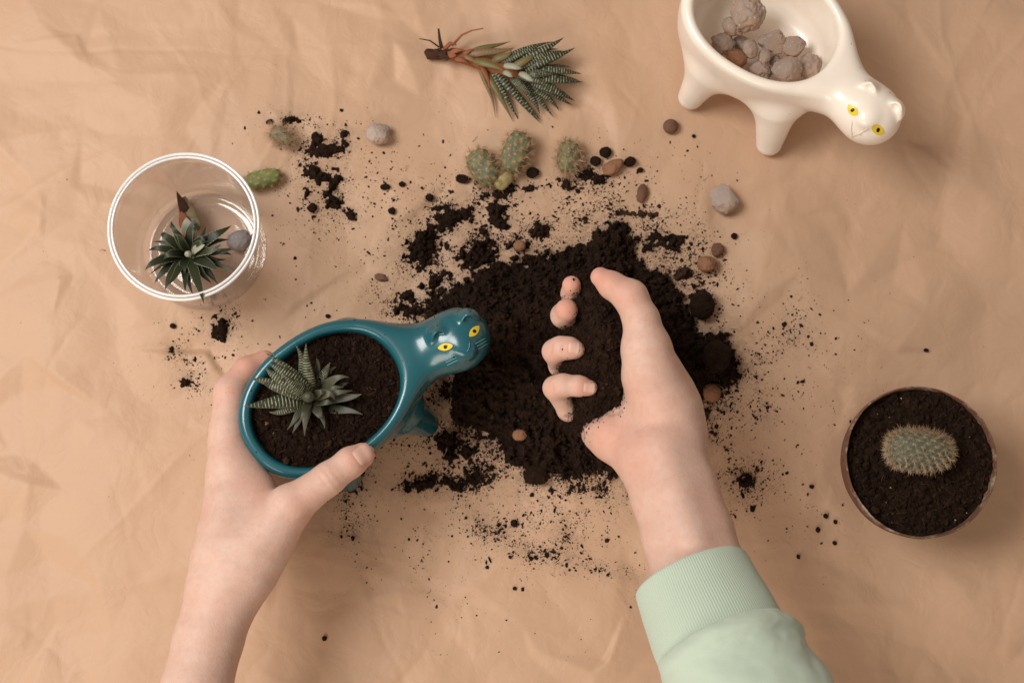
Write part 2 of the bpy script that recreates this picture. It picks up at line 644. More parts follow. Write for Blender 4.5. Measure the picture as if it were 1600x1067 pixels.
def poly_sd(X, Y, poly):
    d = np.full(X.shape, 1e9)
    inside = np.zeros(X.shape, bool)
    n = len(poly)
    for i in range(n):
        ax, ay = poly[i]
        bx, by = poly[(i + 1) % n]
        ex, ey = bx - ax, by - ay
        h = np.clip(((X - ax) * ex + (Y - ay) * ey) / (ex * ex + ey * ey), 0, 1)
        d = np.minimum(d, (X - ax - h * ex) ** 2 + (Y - ay - h * ey) ** 2)
        c = ((ay > Y) != (by > Y)) & (X < (bx - ax) * (Y - ay) / (by - ay + 1e-15) + ax)
        inside ^= c
    return np.where(inside, 1, -1) * np.sqrt(d)


# lumps of crumbled soil round the pile: px, py, half-lengths, angle (deg, image), strength
LUMPS = [(497, 224, 10, 12, 0, .8), (508, 236, 13, 9, 30, 1.0), (525, 237, 13, 8, -10, 1.0), (538, 226, 8, 8, -50, .8), (541, 214, 8, 9, 0, .5), (495, 236, 13, 9, 0, .5), (455, 190, 17, 8, 0, .55), (487, 237, 8, 9, 0, .5),
         (520, 292, 18, 34, 15, .6), (500, 282, 30, 12, 40, .45), (522, 318, 14, 14, 0, .7), (481, 305, 6, 12, 0, .6), (548, 334, 16, 8, 20, .45),
         (705, 345, 30, 14, -25, .95), (690, 325, 15, 8, -20, .6), (725, 342, 13, 11, 0, .7), (664, 390, 26, 24, 0, 1.0), (650, 408, 20, 8, 10, .5),
         (776, 335, 14, 26, -10, .7), (790, 352, 9, 11, 0, .7), (785, 300, 30, 10, -15, .85), (830, 295, 34, 7, -5, .45), (800, 297, 12, 10, 0, .7),
         (740, 398, 34, 22, -25, .85), (757, 378, 20, 12, -30, .6), (800, 382, 20, 14, 0, .5), (815, 388, 14, 12, 0, .6), (845, 358, 16, 12, -30, .5),
         (690, 435, 40, 12, -25, .6), (635, 486, 32, 12, 12, .7), (640, 462, 25, 12, -10, .45), (905, 345, 22, 8, -30, .5), (960, 362, 26, 16, 0, .7),
         (1035, 375, 34, 13, 12, .95), (1050, 388, 18, 9, 25, .7), (1012, 385, 16, 12, 0, .75), (990, 335, 34, 6, 3, .65), (885, 288, 14, 10, 40, .6),
         (915, 272, 13, 9, -10, .9), (938, 280, 14, 8, 0, .9), (1068, 432, 18, 24, 30, .6), (1095, 470, 20, 26, 0, .5),
         (1120, 615, 22, 10, 0, .5), (1103, 645, 14, 16, 0, .6), (1160, 755, 14, 14, 0, .8), (1145, 755, 32, 14, -10, .43),
         (680, 755, 46, 9, -8, .75), (740, 742, 50, 18, -20, .55), (700, 690, 22, 30, -20, .5), (730, 700, 12, 22, -15, .6), (905, 742, 40, 12, 5, .43), (920, 765, 28, 5, 8, .43), (870, 765, 9, 18, 15, .43),
         (755, 810, 9, 20, -25, .43), (780, 835, 22, 5, 35, .43), (830, 862, 14, 6, 20, .43), (862, 873, 18, 6, 20, .43), (885, 838, 9, 18, -25, .43), (890, 870, 12, 5, 0, .43),
         (555, 760, 10, 26, 25, .7), (548, 825, 22, 10, 10, .43), (345, 512, 15, 18, 0, .8), (338, 498, 9, 9, 0, .5), (298, 570, 8, 30, -30, .43), (292, 596, 10, 7, 0, .55), (318, 592, 10, 12, 30, .4), (268, 548, 5, 8, 0, .6),
         (1240, 525, 16, 18, 0, .32), (1175, 565, 28, 6, -5, .32), (955, 890, 40, 3, 14, .43), (1195, 652, 10, 8, -20, .4), (655, 620, 14, 40, 10, .35), (690, 560, 12, 30, 0, .5)]
pw = []
for (x, y, a, b, an, s) in LUMPS:
    c = w2(x, y)
    k = mpp((*c, 0))
    pw.append((c[0], c[1], a * k, b * k, math.radians(-an), s))


gm = paper_me
fx, fy = gx.ravel(), gy.ravel()
dust = np.exp(-np.maximum(0, -poly_sd(fx, fy, PW)) / .017)
for (cx, cy, a, b, an, s_) in pw:
    u = (fx - cx) * math.cos(an) + (fy - cy) * math.sin(an)
    v = -(fx - cx) * math.sin(an) + (fy - cy) * math.cos(an)
    dust = np.maximum(dust, (.35 + .5 * s_) * np.exp(-((u / (a * 1.6 + .003)) ** 2 + (v / (b * 1.6 + .003)) ** 2) * .8))
attr_col(gm, 'dust', np.repeat(dust[:, None], 3, 1))


def soil_height(X, Y):
    d = poly_sd(X, Y, PW)
    n1 = fbm(X * 60, Y * 60, 0, 21, 4, .6)
    n2 = fbm(X * 260, Y * 260, 0, 22, 4, .65)
    dd = d + .010 * n1 + .009 * n2
    t = np.clip(dd / .045, 0, 1)
    h = np.where(dd > 0, .0015 + .019 * t * t * (3 - 2 * t) + .004 * np.sqrt(np.clip(dd / .012, 0, 1)), dd * .8)
    for (cx, cy, a, b, an, s) in pw:
        if s < .44:
            continue
        u = (X - cx) * math.cos(an) + (Y - cy) * math.sin(an)
        v = -(X - cx) * math.sin(an) + (Y - cy) * math.cos(an)
        q = 1 - np.sqrt((u / a) ** 2 + (v / b) ** 2)
        e = q * 1.15 + (s - .86) + .75 * n1 + 1.25 * n2
        h = np.maximum(h, np.clip(e, -1, 1.1) * min(b * .55, .005))
    lump = np.clip(fbm(X * 105, Y * 105, 0, 25, 3, .55) + .12, 0, 1)
    h = h + np.where(h > 0, .0010 * n2 + np.clip(h / .008, 0, 1) * (.0085 * lump + .003 * n1 + .0022 * n2), 0)
    return h


st = .00085
SX = np.arange(w2(230, 0)[0], w2(1270, 0)[0], st)
SY = np.arange(w2(800, 905)[1], w2(800, 170)[1], st)
sx, sy = np.meshgrid(SX, SY, indexing='ij')
SH = soil_height(sx, sy)


def soil_z(x, y):
    u = np.clip((np.asarray(x) - SX[0]) / st, 0, len(SX) - 2.001)
    v = np.clip((np.asarray(y) - SY[0]) / st, 0, len(SY) - 2.001)
    return SH[u.astype(int), v.astype(int)]


F = grid_faces(len(SX), len(SY))
hv = SH.ravel()
keep = (hv[F] > 0).any(1)
F = F[keep]
used = np.unique(F)
remap = np.full(hv.size, -1)
remap[used] = np.arange(len(used))
sv = np.stack([sx.ravel(), sy.ravel(), paper_z(sx.ravel(), sy.ravel()) + np.where(hv > 0, hv, -.0012)], -1)[used]
me = mk_mesh('soil_pile', sv, remap[F][:, ::-1] if False else remap[F], M_SOIL)
tag(obj('soil_pile', me), 'heap of loose dark potting soil under the scooping hand, with crumbled patches around it', kind='stuff')


def grains(name, pos, size, mat, flat=.7, parent=None, sub=0):
    """angular crumbs, every one a little stone of its own shape, in one mesh"""
    tv, tf = ICO[sub]
    N = len(pos)
    v = tv[None] * (1 + .38 * rng.uniform(-1, 1, (N, len(tv), 1)))
    v = v * (np.stack([rng.uniform(.7, 1.5, N), rng.uniform(.6, 1.1, N), rng.uniform(.45, .9, N) * flat], -1))[:, None]
    a = rng.uniform(0, 2 * PI, N)
    b = rng.normal(0, .5, N)
    ca, sa, cb, sb = np.cos(a)[:, None], np.sin(a)[:, None], np.cos(b)[:, None], np.sin(b)[:, None]
    x, y, z = v[..., 0], v[..., 1], v[..., 2]
    y, z = y * cb - z * sb, y * sb + z * cb
    x, y = x * ca - y * sa, x * sa + y * ca
    V = np.stack([x, y, z], -1) * np.asarray(size)[:, None, None] + pos[:, None]
    Fc = tf[None] + (np.arange(N) * len(tv))[:, None, None]
    return mk_mesh(name, V.reshape(-1, 3), Fc.reshape(-1, 3), mat, smooth=False)


def fibres(pos, length, rad, lift=.0):
    paths, rr = [], []
    for p, L in zip(pos, length):
        a = rng.uniform(0, 2 * PI)
        cur = rng.normal(0, 1.2)
        q = [np.array(p)]
        for k in range(3):
            a += cur / 3
            q.append(q[-1] + np.array([math.cos(a), math.sin(a), rng.normal(0, .25) + lift]) * L / 3)
        paths.append(q)
        rr.append([rad, rad, rad * .8, rad * .4])
    return tubes(paths, rr, 3)


# crumbs strewn over the paper
cand = []
for (cx, cy, a, b, an, s) in pw:
    n = int((190 + 720 * s) * max(.25, min(1.6, a * b / 7e-5)) * .55)
    q = rng.normal(0, 1, (n, 2)) * np.array([a * 1.0 + .002, b * 1.15 + .002])
    cand.append(np.stack([cx + q[:, 0] * math.cos(an) - q[:, 1] * math.sin(an), cy + q[:, 0] * math.sin(an) + q[:, 1] * math.cos(an)], -1))
edge_n = 13000
i = rng.integers(0, len(PW), edge_n)
tt = rng.random((edge_n, 1))
e = PW[i] * (1 - tt) + PW[(i + 1) % len(PW)] * tt
cand.append(e + rng.normal(0, 1, (edge_n, 2)) * rng.exponential(.0105, (edge_n, 1)))
# broad dustings: px, py, half-sizes, count
for (x, y, a, b, n) in [(760, 350, 120, 55, 1500), (640, 440, 60, 40, 420), (600, 300, 120, 60, 380), (500, 260, 80, 60, 300), (980, 310, 90, 45, 420), (1190, 560, 90, 75, 520), (1160, 640, 60, 40, 520), (1150, 740, 40, 45, 420), (880, 800, 110, 55, 900), (800, 860, 140, 40, 320), (700, 740, 90, 35, 800), (690, 660, 60, 60, 700), (560, 790, 30, 60, 260), (660, 850, 30, 60, 90), (1285, 810, 28, 30, 40), (1250, 700, 120, 110, 110), (330, 530, 60, 50, 120), (440, 400, 70, 60, 90), (560, 420, 110, 90, 160), (800, 560, 420, 260, 650), (1040, 330, 70, 50, 220), (870, 310, 120, 30, 650), (660, 490, 50, 25, 380), (850, 230, 160, 80, 120), (905, 742, 48, 10, 900), (925, 765, 34, 5, 500), (870, 765, 8, 18, 300), (770, 825, 34, 12, 380), (850, 868, 36, 8, 360), (885, 838, 8, 18, 240), (955, 890, 40, 3, 170), (745, 745, 44, 14, 700), (680, 755, 44, 8, 700), (690, 640, 26, 50, 700), (1100, 440, 30, 30, 300), (730, 930, 140, 90, 110), (430, 640, 120, 120, 40)]:
    c = w2(x, y)
    k = mpp((*c, 0))
    cand.append(c + rng.normal(0, 1, (n, 2)) * np.array([a, b]) * k * .75)
cand = np.concatenate(cand)
dsd = poly_sd(cand[:, 0], cand[:, 1], PW)
cand = cand[(dsd < .004)]
dn = fbm(cand[:, 0] * 75, cand[:, 1] * 75, 0, 33, 3, .6)
cand = cand[rng.random(len(cand)) < np.clip(.48 + 1.7 * dn, .07, 1)]
sz = np.exp(rng.normal(math.log(.00033), .62, len(cand))).clip(.00015, .0022)
z = paper_z(cand[:, 0], cand[:, 1]) + np.maximum(0, soil_z(cand[:, 0], cand[:, 1])) + sz * .25
kk = rng.choice(len(cand), 24000)
dust = cand[kk] + rng.normal(0, .0045, (24000, 2))
sz = np.concatenate([sz, rng.uniform(.00011,   .00027, 24000)])
z = np.concatenate([z, paper_z(dust[:, 0], dust[:, 1]) + np.maximum(0, soil_z(dust[:, 0], dust[:, 1])) + .0001])
me = grains('soil_crumbs', np.column_stack([np.concatenate([cand, dust]), z]), sz, M_SOIL, .75)
tag(obj('soil_crumbs', me), 'fine dark soil crumbs strewn over the kraft paper', kind='stuff')
# crumbs and fibres on the pile itself
n = 16000
q = np.column_stack([rng.uniform(PW[:, 0].min(), PW[:, 0].max(), n), rng.uniform(PW[:, 1].min(), PW[:, 1].max(), n)])
q = q[poly_sd(q[:, 0], q[:, 1], PW) > 0]
sz = np.exp(rng.normal(math.log(.0007), .5, len(q))).clip(.0003, .0034)
z = paper_z(q[:, 0], q[:, 1]) + soil_z(q[:, 0], q[:, 1]) + sz * .2
me = grains('soil_granules', np.column_stack([q, z]), sz, M_SOIL, .9)
tag(obj('soil_granules', me), 'crumbs lying on the dark soil heap', kind='stuff')
k = rng.choice(len(q), 330, replace=False)
v, f = fibres(np.column_stack([q[k], z[k] + .0008]), rng.uniform(.004, .012, 330), .00013)
fl = rng.choice(len(cand), 420, replace=False)
zc = paper_z(cand[fl, 0], cand[fl, 1]) + np.maximum(0, soil_z(cand[fl, 0], cand[fl, 1])) + .0004
v2, f2 = fibres(np.column_stack([cand[fl], zc]), rng.uniform(.0015, .006, 420), .00014)
M_FIB = mat_plain('root_fibre', (.060, .030, .017), .9, .2, .4, 80)
me = mk_mesh('root_fibres', np.concatenate([v, v2]), np.concatenate([f, f2 + len(v)]), M_FIB)
tag(obj('root_fibres', me), 'thin brown root fibres scattered through the spilled soil', kind='stuff')


# ------------------------------------------------------------------ stones, pebbles and clods
def rock_mesh(name, r, mat, seed, rough=.22, sharp=.0, sub=4):
    tv, tf = ICO[sub]
    rad = np.asarray(r, float)
    n = fbm(tv[:, 0] * 1.5, tv[:, 1] * 1.5, tv[:, 2] * 1.5, seed, 4, .55)
    n2 = fbm(tv[:, 0] * 5, tv[:, 1] * 5, tv[:, 2] * 5, seed + 50, 3, .6)
    k = 1 + rough * 1.6 * n + rough * .40 * n2
    v = tv * k[:, None]
    n3 = fbm(tv[:, 0] * 11, tv[:, 1] * 11, tv[:, 2] * 11, seed + 90, 3, .6)
    v = v * (1 + rough * .14 * n3)[:, None]
    if sharp:
        rr = np.random.default_rng(seed)
        for _ in range(9):
            d = rr.normal(0, 1, 3)
            d /= np.linalg.norm(d)
            h = rr.uniform(.62, .9)
            over = np.maximum(0, v @ d - h)
            v = v - sharp * over[:, None] * d
    return mk_mesh(name, v * rad, tf, mat)


def rest(px, py, rx, ry, rz, z0=None):
    """centre for a lump of half-height rz (m) on the paper (or at floor height z0)"""
    c = P(px, py, rz)
    if z0 is None:
        z0 = float(paper_z(c[0], c[1])) + max(0.0, float(soil_z(c[0], c[1])) * (SX[0] < c[0] < SX[-1] and SY[0] < c[1] < SY[-1]))
    c = P(px, py, z0 + rz * .88)
    return c


def rock(name, px, py, rx, ry, label, cat, mat, ang=0, flat=.8, rough=.2, sharp=0., z0=None, group=None, seed=None, rz=None):
    k = mpp(P(px, py, .02))
    a, b = rx * k, ry * k
    h = rz if rz else flat * min(a, b)
    seed = seed or int(px * 7 + py * 13) % 9973
    o = obj(name, rock_mesh(name, (a, b, h), mat, seed, rough, sharp, 4 if rx > 9 else 3))
    o.location = rest(px, py, a, b, h, z0)
    o.rotation_euler = (0, 0, math.radians(-ang))
    return tag(o, label, cat, group)


G = 'stones scattered over the paper'
rock('stone', 590, 210, 19, 18, 'round pale mauve stone on the paper right of the crescent of soil', 'stone', M_GREY, rough=.2, sharp=.4, group=G)
rock('stone', 1131, 311, 23, 23, 'square pale grey stone on bare paper below the white cat planter', 'stone', M_GREY, 12, .75, .16, .9, group=G)
G = 'brown pebbles among the spilled soil'
rock('pebble', 1048, 198, 12, 12, 'round brown pebble near the white planter\'s rear leg', 'pebble', M_BROWN, rough=.06, group=G)
rock('pebble', 1104, 412, 16, 16, 'larger rust and dark brown pebble right of the thumb', 'pebble', M_RUST, 20, .8, .24, .6, group=G)
rock('pebble', 1121, 391, 10, 12, 'small reddish brown pebble touching the larger rust pebble', 'pebble', M_BROWN, rough=.2, sharp=.4, group=G)
rock('pebble', 958, 262, 18, 13, 'elongated tan brown pebble ringed by black soil clods', 'pebble', M_RUST, -32, .8, .18, .4, group=G)
rock('pebble', 1003, 303, 9, 15, 'upright drop-shaped brown pebble on the paper right of the soil streaks', 'pebble', M_BROWN, 8, .7, .2, .3, group=G)
rock('pebble', 596, 434, 11, 6.5, 'flat brown bark chip lying on bare paper between tub and soil', 'bark chip', M_BROWN, 18, .5, .1, .9)
rock('pebble', 1112, 614, 14, 14, 'orange brown pebble at the right foot of the soil heap', 'pebble', M_RUST, rough=.14, group=G)
rock('pebble', 812, 384, 10, 9, 'round brown pebble in crumbs above the soil heap', 'pebble', M_RUST, rough=.1, group=G)
rock('pebble', 812, 680, 11, 9, 'ochre brown pebble half sunk in the lower left of the soil heap', 'pebble', M_RUST, rough=.15, group=G)
rock('pebble', 691, 587, 7, 5, 'tiny orange pebble by the teal cat\'s cheek at the heap\'s edge', 'pebble', M_RUST, -20, .8, .1, group=G)
G = 'dark clods of soil'
for px, py, a, b, ang, lab in [
        (1097, 476, 19, 22, 0, 'large rounded black clod at the upper right edge of the soil heap'),
        (1120, 558, 22, 26, 20, 'largest black clod bulging from the right edge of the soil heap'),
        (723, 280, 11.5, 7, 12, 'oval black clod left of the paired cactus cuttings'),
        (832, 270, 10.5, 8, 0, 'black clod between the paired cactus and the single upright cactus'),
        (946, 238, 10, 9, 0, 'topmost black clod of the ring around the tan pebble'),
        (930, 252, 9, 8, 0, 'black clod at the left of the tan pebble'),
        (985, 253, 10, 8, -20, 'black clod right of the tan pebble'),
        (1000, 266, 5, 4, 0, 'tiny black crumb below the clod right of the tan pebble'),
        (1147, 369, 5, 5, 0, 'small round black clod alone on paper above the rust pebbles'),
        (602, 292, 8, 5, 0, 'half-moon black clod on bare paper below the mauve stone'),
        (628, 288, 5.5, 4.5, 0, 'small black clod right of the half-moon clod'),
        (612, 330, 5.5, 5.5, 0, 'round black clod on bare paper below the half-moon clod'),
        (488, 325, 7.5, 7.5, 0, 'round black clod at the lower left of the soil splash right of the tub'),
        (549, 338, 6, 7, 0, 'black clod at the lower right of the soil splash right of the tub'),
        (671, 309, 6.5, 6, 0, 'speckled dark clod above the curved soil lump'),
        (754, 361, 6.5, 6, 0, 'dark clod above the crumbs left of the brown pebble'),
        (803, 817, 6, 6, 0, 'round black clod alone below the soil heap'),
        (797, 870, 2.8, 2.8, 0, 'tiny black clod below the lone round clod'),
        (804, 919, 3.2, 3, 0, 'tiny black clod lowest below the soil heap'),
        (507, 997, 3.5, 4, 0, 'tiny black clod on paper right of the left forearm'),
        (270, 509, 5, 4, 15, 'small black clod under the clear tub'),
        (421, 191, 6, 4, -15, 'oval black clod above left of the faded cactus scrap'),
        (838, 742, 20, 15, 0, 'big dark clod at the lower tip of the soil heap'),
        (1084, 213, 3, 3, 0, 'tiny black clod right of the round brown pebble'),
        (512, 494, 3.6, 3.2, 0, 'tiny black clod on paper above the teal rim'),
        (1290, 806, 4, 4, 0, 'left one of the small black clods scattered left of the clay pot'),
        (1305, 815, 3, 3.6, 0, 'right one of the small black clods scattered left of the clay pot'),
        (1278, 827, 3.5, 4.5, 0, 'lower left one of the small black clods left of the clay pot'),
        (1304, 848, 3.6, 3.2, 20, 'lowest of the small black clods left of the clay pot'),
        (1268, 760, 4, 3, 0, 'uppermost of the small black clods left of the clay pot'),
        (1447, 547, 4, 3, 10, 'tiny black clod alone on the paper above the clay pot'),
        (1254, 596, 4, 2.4, -15, 'flat dark crumb on paper right of the soil heap')]:
    rock('soil_clod', px, py, a, b, lab, 'clod', M_SOIL, ang, .85, .20, group=G)


# ------------------------------------------------------------------ cat planters
def cat_sdf():
    HC = np.array([.0985, -.0198, .0830])

    def bowl_out(X, Y, Z):
        zz = np.clip((Z - .028) / .064, 0, 1)
        gr = 1 + .05 * np.sin(zz * PI * .75) - .06 * (1 - zz) ** 2
        r = ((np.abs(X) / (.0610 * gr)) ** 2.2 + (np.abs(Y) / (.0465 * gr)) ** 2.2) ** (1 / 2.2)
        d = (r - 1) * .051
        d = sm_max(d, .027 + 0 * X - Z, .028)
        return d

    def cavity(X, Y, Z):
        r = ((np.abs(X) / .0542) ** 2.2 + (np.abs(Y) / .0400) ** 2.2) ** (1 / 2.2)
        zz = np.clip((.092 - Z) / .05, 0, 1)
        d = (r - 1 + .10 * zz ** 2) * .045
        return sm_max(d, .041 - Z + 0 * X, .016)
    legs = [((.038, -.034, .045), (.047, -.0485, .0095)), ((.036, .030, .045), (.041, .038, .0095)), ((-.020, -.034, .045), (-.023, -.0480, .0095)), ((-.024, .030, .045), (-.028, .038, .0095))]

    def leg(X, Y, Z, q):
        d = cone(X, Y, Z, q[0], q[1], .0165, .0102)
        return sm_max(d, .0012 - Z + 0 * X, .004)

    def neck(X, Y, Z):
        return cone(X, Y, Z, (.046, -.004, .071), (.096, -.017, .079), .0245, .0170)

    def head(X, Y, Z):
        return ell(X, Y, Z, HC, (.0222, .0205, .0190))
    ax = np.array([math.cos(-.12), math.sin(-.12)])     # across the face
    bx = np.array([-ax[1], ax[0]])                        # back of the head
    ears = []
    for s in (-1, 1):
        b = HC + np.array([*(s * .0112 * ax + .0075 * bx), .0140])
        tp = HC + np.array([*(s * .0128 * ax + .0080 * bx), .0250])
        ears.append((b, tp, s))

    def ear(X, Y, Z, e):
        b, tp, s = e
        d = cone(X, Y, Z, b, tp, .0092, .0010)
        fn = np.array([*(-bx * .90), .43])
        c = b + np.array([*(-bx * .0004), .004])
        pl_ = (X - c[0]) * fn[0] + (Y - c[1]) * fn[1] + (Z - c[2]) * fn[2]
        d = sm_max(d, pl_, .0012)
        h = ell(X, Y, Z, c + fn * .0012 + np.array([0, 0, .0015]), (.0036, .0036, .0050))
        return sm_max(d, -h, .0012)

    def full(X, Y, Z):
        d = bowl_out(X, Y, Z)
        d = sm_min(d, neck(X, Y, Z), .022)
        d = sm_max(d, Z - .0925 - .10 * np.clip(X - .045, 0, 1) + 0 * Y, .007)
        for q in legs:
            d = sm_min(d, leg(X, Y, Z, q), .014)
        d = sm_min(d, head(X, Y, Z), .014)
        for e in ears:
            d = sm_min(d, ear(X, Y, Z, e), .0022)
        # snout and brow
        sn = HC + np.array([*(-.0085 * bx), .0155])
        d = sm_min(d, ell(X, Y, Z, sn, (.0062, .0075, .0045)), .006)
        d = sm_max(d, -cavity(X, Y, Z), .0055)
        return d

    def label(V):
        X, Y, Z = V[:, 0], V[:, 1], V[:, 2]
        c = [bowl_out(X, Y, Z) * .9 - .001]
        c += [leg(X, Y, Z, q) + np.where(Z > .036, .03, 0) for q in legs]
        c += [head(X, Y, Z) + np.where(X < .078, .02, -.002)]
        c += [ear(X, Y, Z, e) - .0012 + np.where(Z < HC[2] + .014, .02, 0) for e in ears]
        lab = np.argmin(np.stack(c, 1), 1)
        return lab
    return full, label, HC, ax, bx, ears


cat_full, cat_label, CH, CAX, CBX, CEARS = cat_sdf()
CV, CF, CN, CFIELD = surface(cat_full, (-.074, -.070, -.002), (.136, .068, .120), .0011)
CLAB = cat_label(CV[CF].mean(1))
CPARTS = ['bowl', 'leg', 'leg', 'leg', 'leg', 'head', 'ear', 'ear']


def project_patch(field, pts, direction, off):
    d = np.broadcast_to(np.asarray(direction, float), pts.shape)
    p = trace(field, pts - d * .03, d)
    return p + fnormal(field, p) * off


def cat_planter(label, mat, origin, yaw, eye, whisk, roll=0.0):
    root = thing('cat_planter', label, 'planter', origin)
    root.rotation_euler = (math.radians(roll), 0, math.radians(yaw))
    for k, nm in enumerate(CPARTS):
        f = CF[CLAB == k]
        if not len(f):
            continue
        u, inv = np.unique(f, return_inverse=True)
        obj(nm, mk_mesh('cat_' + nm, CV[u], inv.reshape(f.shape), mat, normals=CN[u]), root)
    # eyes: almond shaped paint patches on the glaze
    for s in (-1, 1):
        ec = CH[:2] + s * .0112 * CAX + eye * CBX
        an = math.atan2(CAX[1], CAX[0]) + s * .38
        u2, w2_ = np.array([math.cos(an), math.sin(an)]), np.array([-math.sin(an), math.cos(an)])
        T = np.linspace(-1, 1, 17)
        R = np.linspace(-1, 1, 7)
        tt, rr = np.meshgrid(T, R, indexing='ij')
        hw = .0025 * (1 - tt ** 2) ** .8
        xy = ec + tt[..., None] * .0053 * u2 + (rr * hw)[..., None] * w2_
        pts = np.concatenate([xy, np.full(xy.shape[:2] + (1,), .11)], -1).reshape(-1, 3)
        pv = project_patch(CFIELD, pts + np.array([0, 0, .03]), (0, 0, -1), .00035)
        e = obj('eye', mk_mesh('cat_eye', pv, grid_faces(17, 7)[:, ::-1], M_YELLOW), root)
        a = np.linspace(0, 2 * PI, 15)[:-1]
        rad = np.array([.00001, .0007, .00125])
        xy = ec + (rad[:, None, None] * np.stack([np.cos(a), np.sin(a)], -1)[None])
        pts = np.concatenate([xy, np.full(xy.shape[:2] + (1,), .14)], -1).reshape(-1, 3)
        pv = project_patch(CFIELD, pts, (0, 0, -1), .0006)
        obj('pupil', mk_mesh('cat_pupil', pv, grid_faces(3, 14, True), M_BLACK), e)
    # mouth: a moulded V under the nose, relief shade painted darker on the cream cat
    mc = CH[:2] + (eye - .0105) * CBX
    line = [mc - .0068 * CAX + .0052 * CBX, mc - .0035 * CAX + .0015 * CBX, mc, mc + .0030 * CAX + .0022 * CBX, mc + .0052 * CAX + .0062 * CBX]
    line = np.array([np.interp(np.linspace(0, 4, 15), range(5), np.array(line)[:, k]) for k in (0, 1)]).T
    pv = project_patch(CFIELD, np.column_stack([line, np.full(15, .14)]), (0, 0, -1), .00005)
    v, f = tubes([pv], [np.full(15, .00042)], 6)
    obj('mouth', mk_mesh('cat_mouth', v, f, M_MOUTHSHADE if whisk is None else mat), root)
    if whisk:
        for s in (-1, 1):
            for k in range(3):
                c0 = CH[:2] + s * .0080 * CAX + (eye - .0080 - .0019 * k) * CBX
                c1 = c0 + s * .0080 * CAX + .0008 * CBX
                ln = c0 + np.linspace(0, 1, 8)[:, None] * (c1 - c0)
                pv = project_patch(CFIELD, np.column_stack([ln, np.full(8, .14)]), (0, 0, -1), .0001)
                v, f = tubes([pv], [np.full(8, .00022)], 5)
                obj('whisker', mk_mesh('cat_whisker', v, f, M_PALEBLUE), root)
    top = np.where((CN[:, 2] > .35) & (CV[:, 2] > .05))[0]
    rs = np.random.default_rng(len(label))
    i_ = rs.choice(top, 50 if whisk else 10)
    sz_ = np.exp(rs.normal(math.log(.00026), .5, len(i_))).clip(.00012, .0007)
    g_ = obj('soil_specks', grains('soil_specks', CV[i_] + CN[i_] * .0001, sz_, M_SOIL, .6), root)
    g_['kind'] = 'stuff'
    return root


TEAL_O = P(509, 623, .092) * np.array([1, 1, 0])
ROLL = 3.5
_k = math.radians(ROLL)
TEAL_R = TEAL_O + np.array([0, 0, .091]) - np.array(Matrix.Rotation(math.radians(36), 3, 'Z') @ Matrix.Rotation(_k, 3, 'X') @ Vector((0, 0, .088)))
WHITE_O = P(1198, 31, .092) * np.array([1, 1, 0])
cat_planter('glossy teal ceramic cat planter with yellow eyes, gripped by the left hand', M_TEAL, TEAL_R, 36, -.0015, True, ROLL)
cat_planter('cream white ceramic cat planter with yellow eyes, holding grey stones', M_WHITE, WHITE_O, -31.6, -.0110, None)


def soil_disc(name, label, centre, yaw, a, b, z, mat, seed, dome=.0, amp=.0022, n_exp=2.2, roll=0.0):
    R = np.linspace(0, 1, 64)
    th = np.linspace(0, 2 * PI, 181)[:-1]
    rr, tt = np.meshgrid(R, th, indexing='ij')
    c, s = np.cos(tt), np.sin(tt)
    k = (np.abs(c) ** n_exp + np.abs(s) ** n_exp) ** (-1 / n_exp)
    x, y = a * rr * k * c, b * rr * k * s
    zz = amp * fbm(x * 210, y * 210, 0, seed, 5, .68) + amp * 1.3 * fbm(x * 45, y * 45, 0, seed + 3, 3) + dome * (1 - rr ** 2)
    root = obj(name, mk_mesh(name, np.stack([x, y, zz], -1).reshape(-1, 3), grid_faces(64, 180, True), mat))
    root.location = (*centre[:2], z)
    root.rotation_euler = (math.radians(roll), 0, math.radians(yaw))
    n = 5200
    q = rng.uniform(-1, 1, (n, 2))
    q = q[(np.abs(q) ** n_exp).sum(1) < .95]
    xx, yy = q[:, 0] * a, q[:, 1] * b
    hz = amp * fbm(xx * 210, yy * 210, 0, seed, 5, .68) + amp * 1.3 * fbm(xx * 45, yy * 45, 0, seed + 3, 3) + dome * (1 - (q ** 2).sum(1))
    sz = np.exp(rng.normal(math.log(.00062), .6, len(xx))).clip(.0003, .0032)
    g = obj('crumbs', grains('crumbs', np.column_stack([xx, yy, hz + sz * .2]), sz, mat, .9), root)
    g['kind'] = 'stuff'
    k = rng.choice(len(xx), 130, replace=False)
    v, f = fibres(np.column_stack([xx[k], yy[k], hz[k] + .0008]), rng.uniform(.002, .0075, 130), .00014)
    g = obj('fibres', mk_mesh('fibres', v, f, M_FIB2), root)
    g['kind'] = 'stuff'
    return tag(root, label, kind='stuff')


M_FIB2 = mat_plain('pale_fibre', (.13, .06, .032), .9, .2, .4, 80)
soil_disc('potting_soil', 'dark brown potting soil filling the teal cat planter', TEAL_O, 36, .0550, .0407, .0850, M_SOILP, 61, .002, .0028, 2.2, ROLL)
for (x, y, r, l) in [(413, 662, 8, 'larger terracotta crumb on the soil in the teal planter, by the rim'), (425, 677, 4.5, 'smaller terracotta crumb on the soil in the teal planter')]:
    rock('clay_crumb', x, y, r, r * .85, l, 'pebble', M_RUST, 20, .8, .2, .3, z0=.0835)

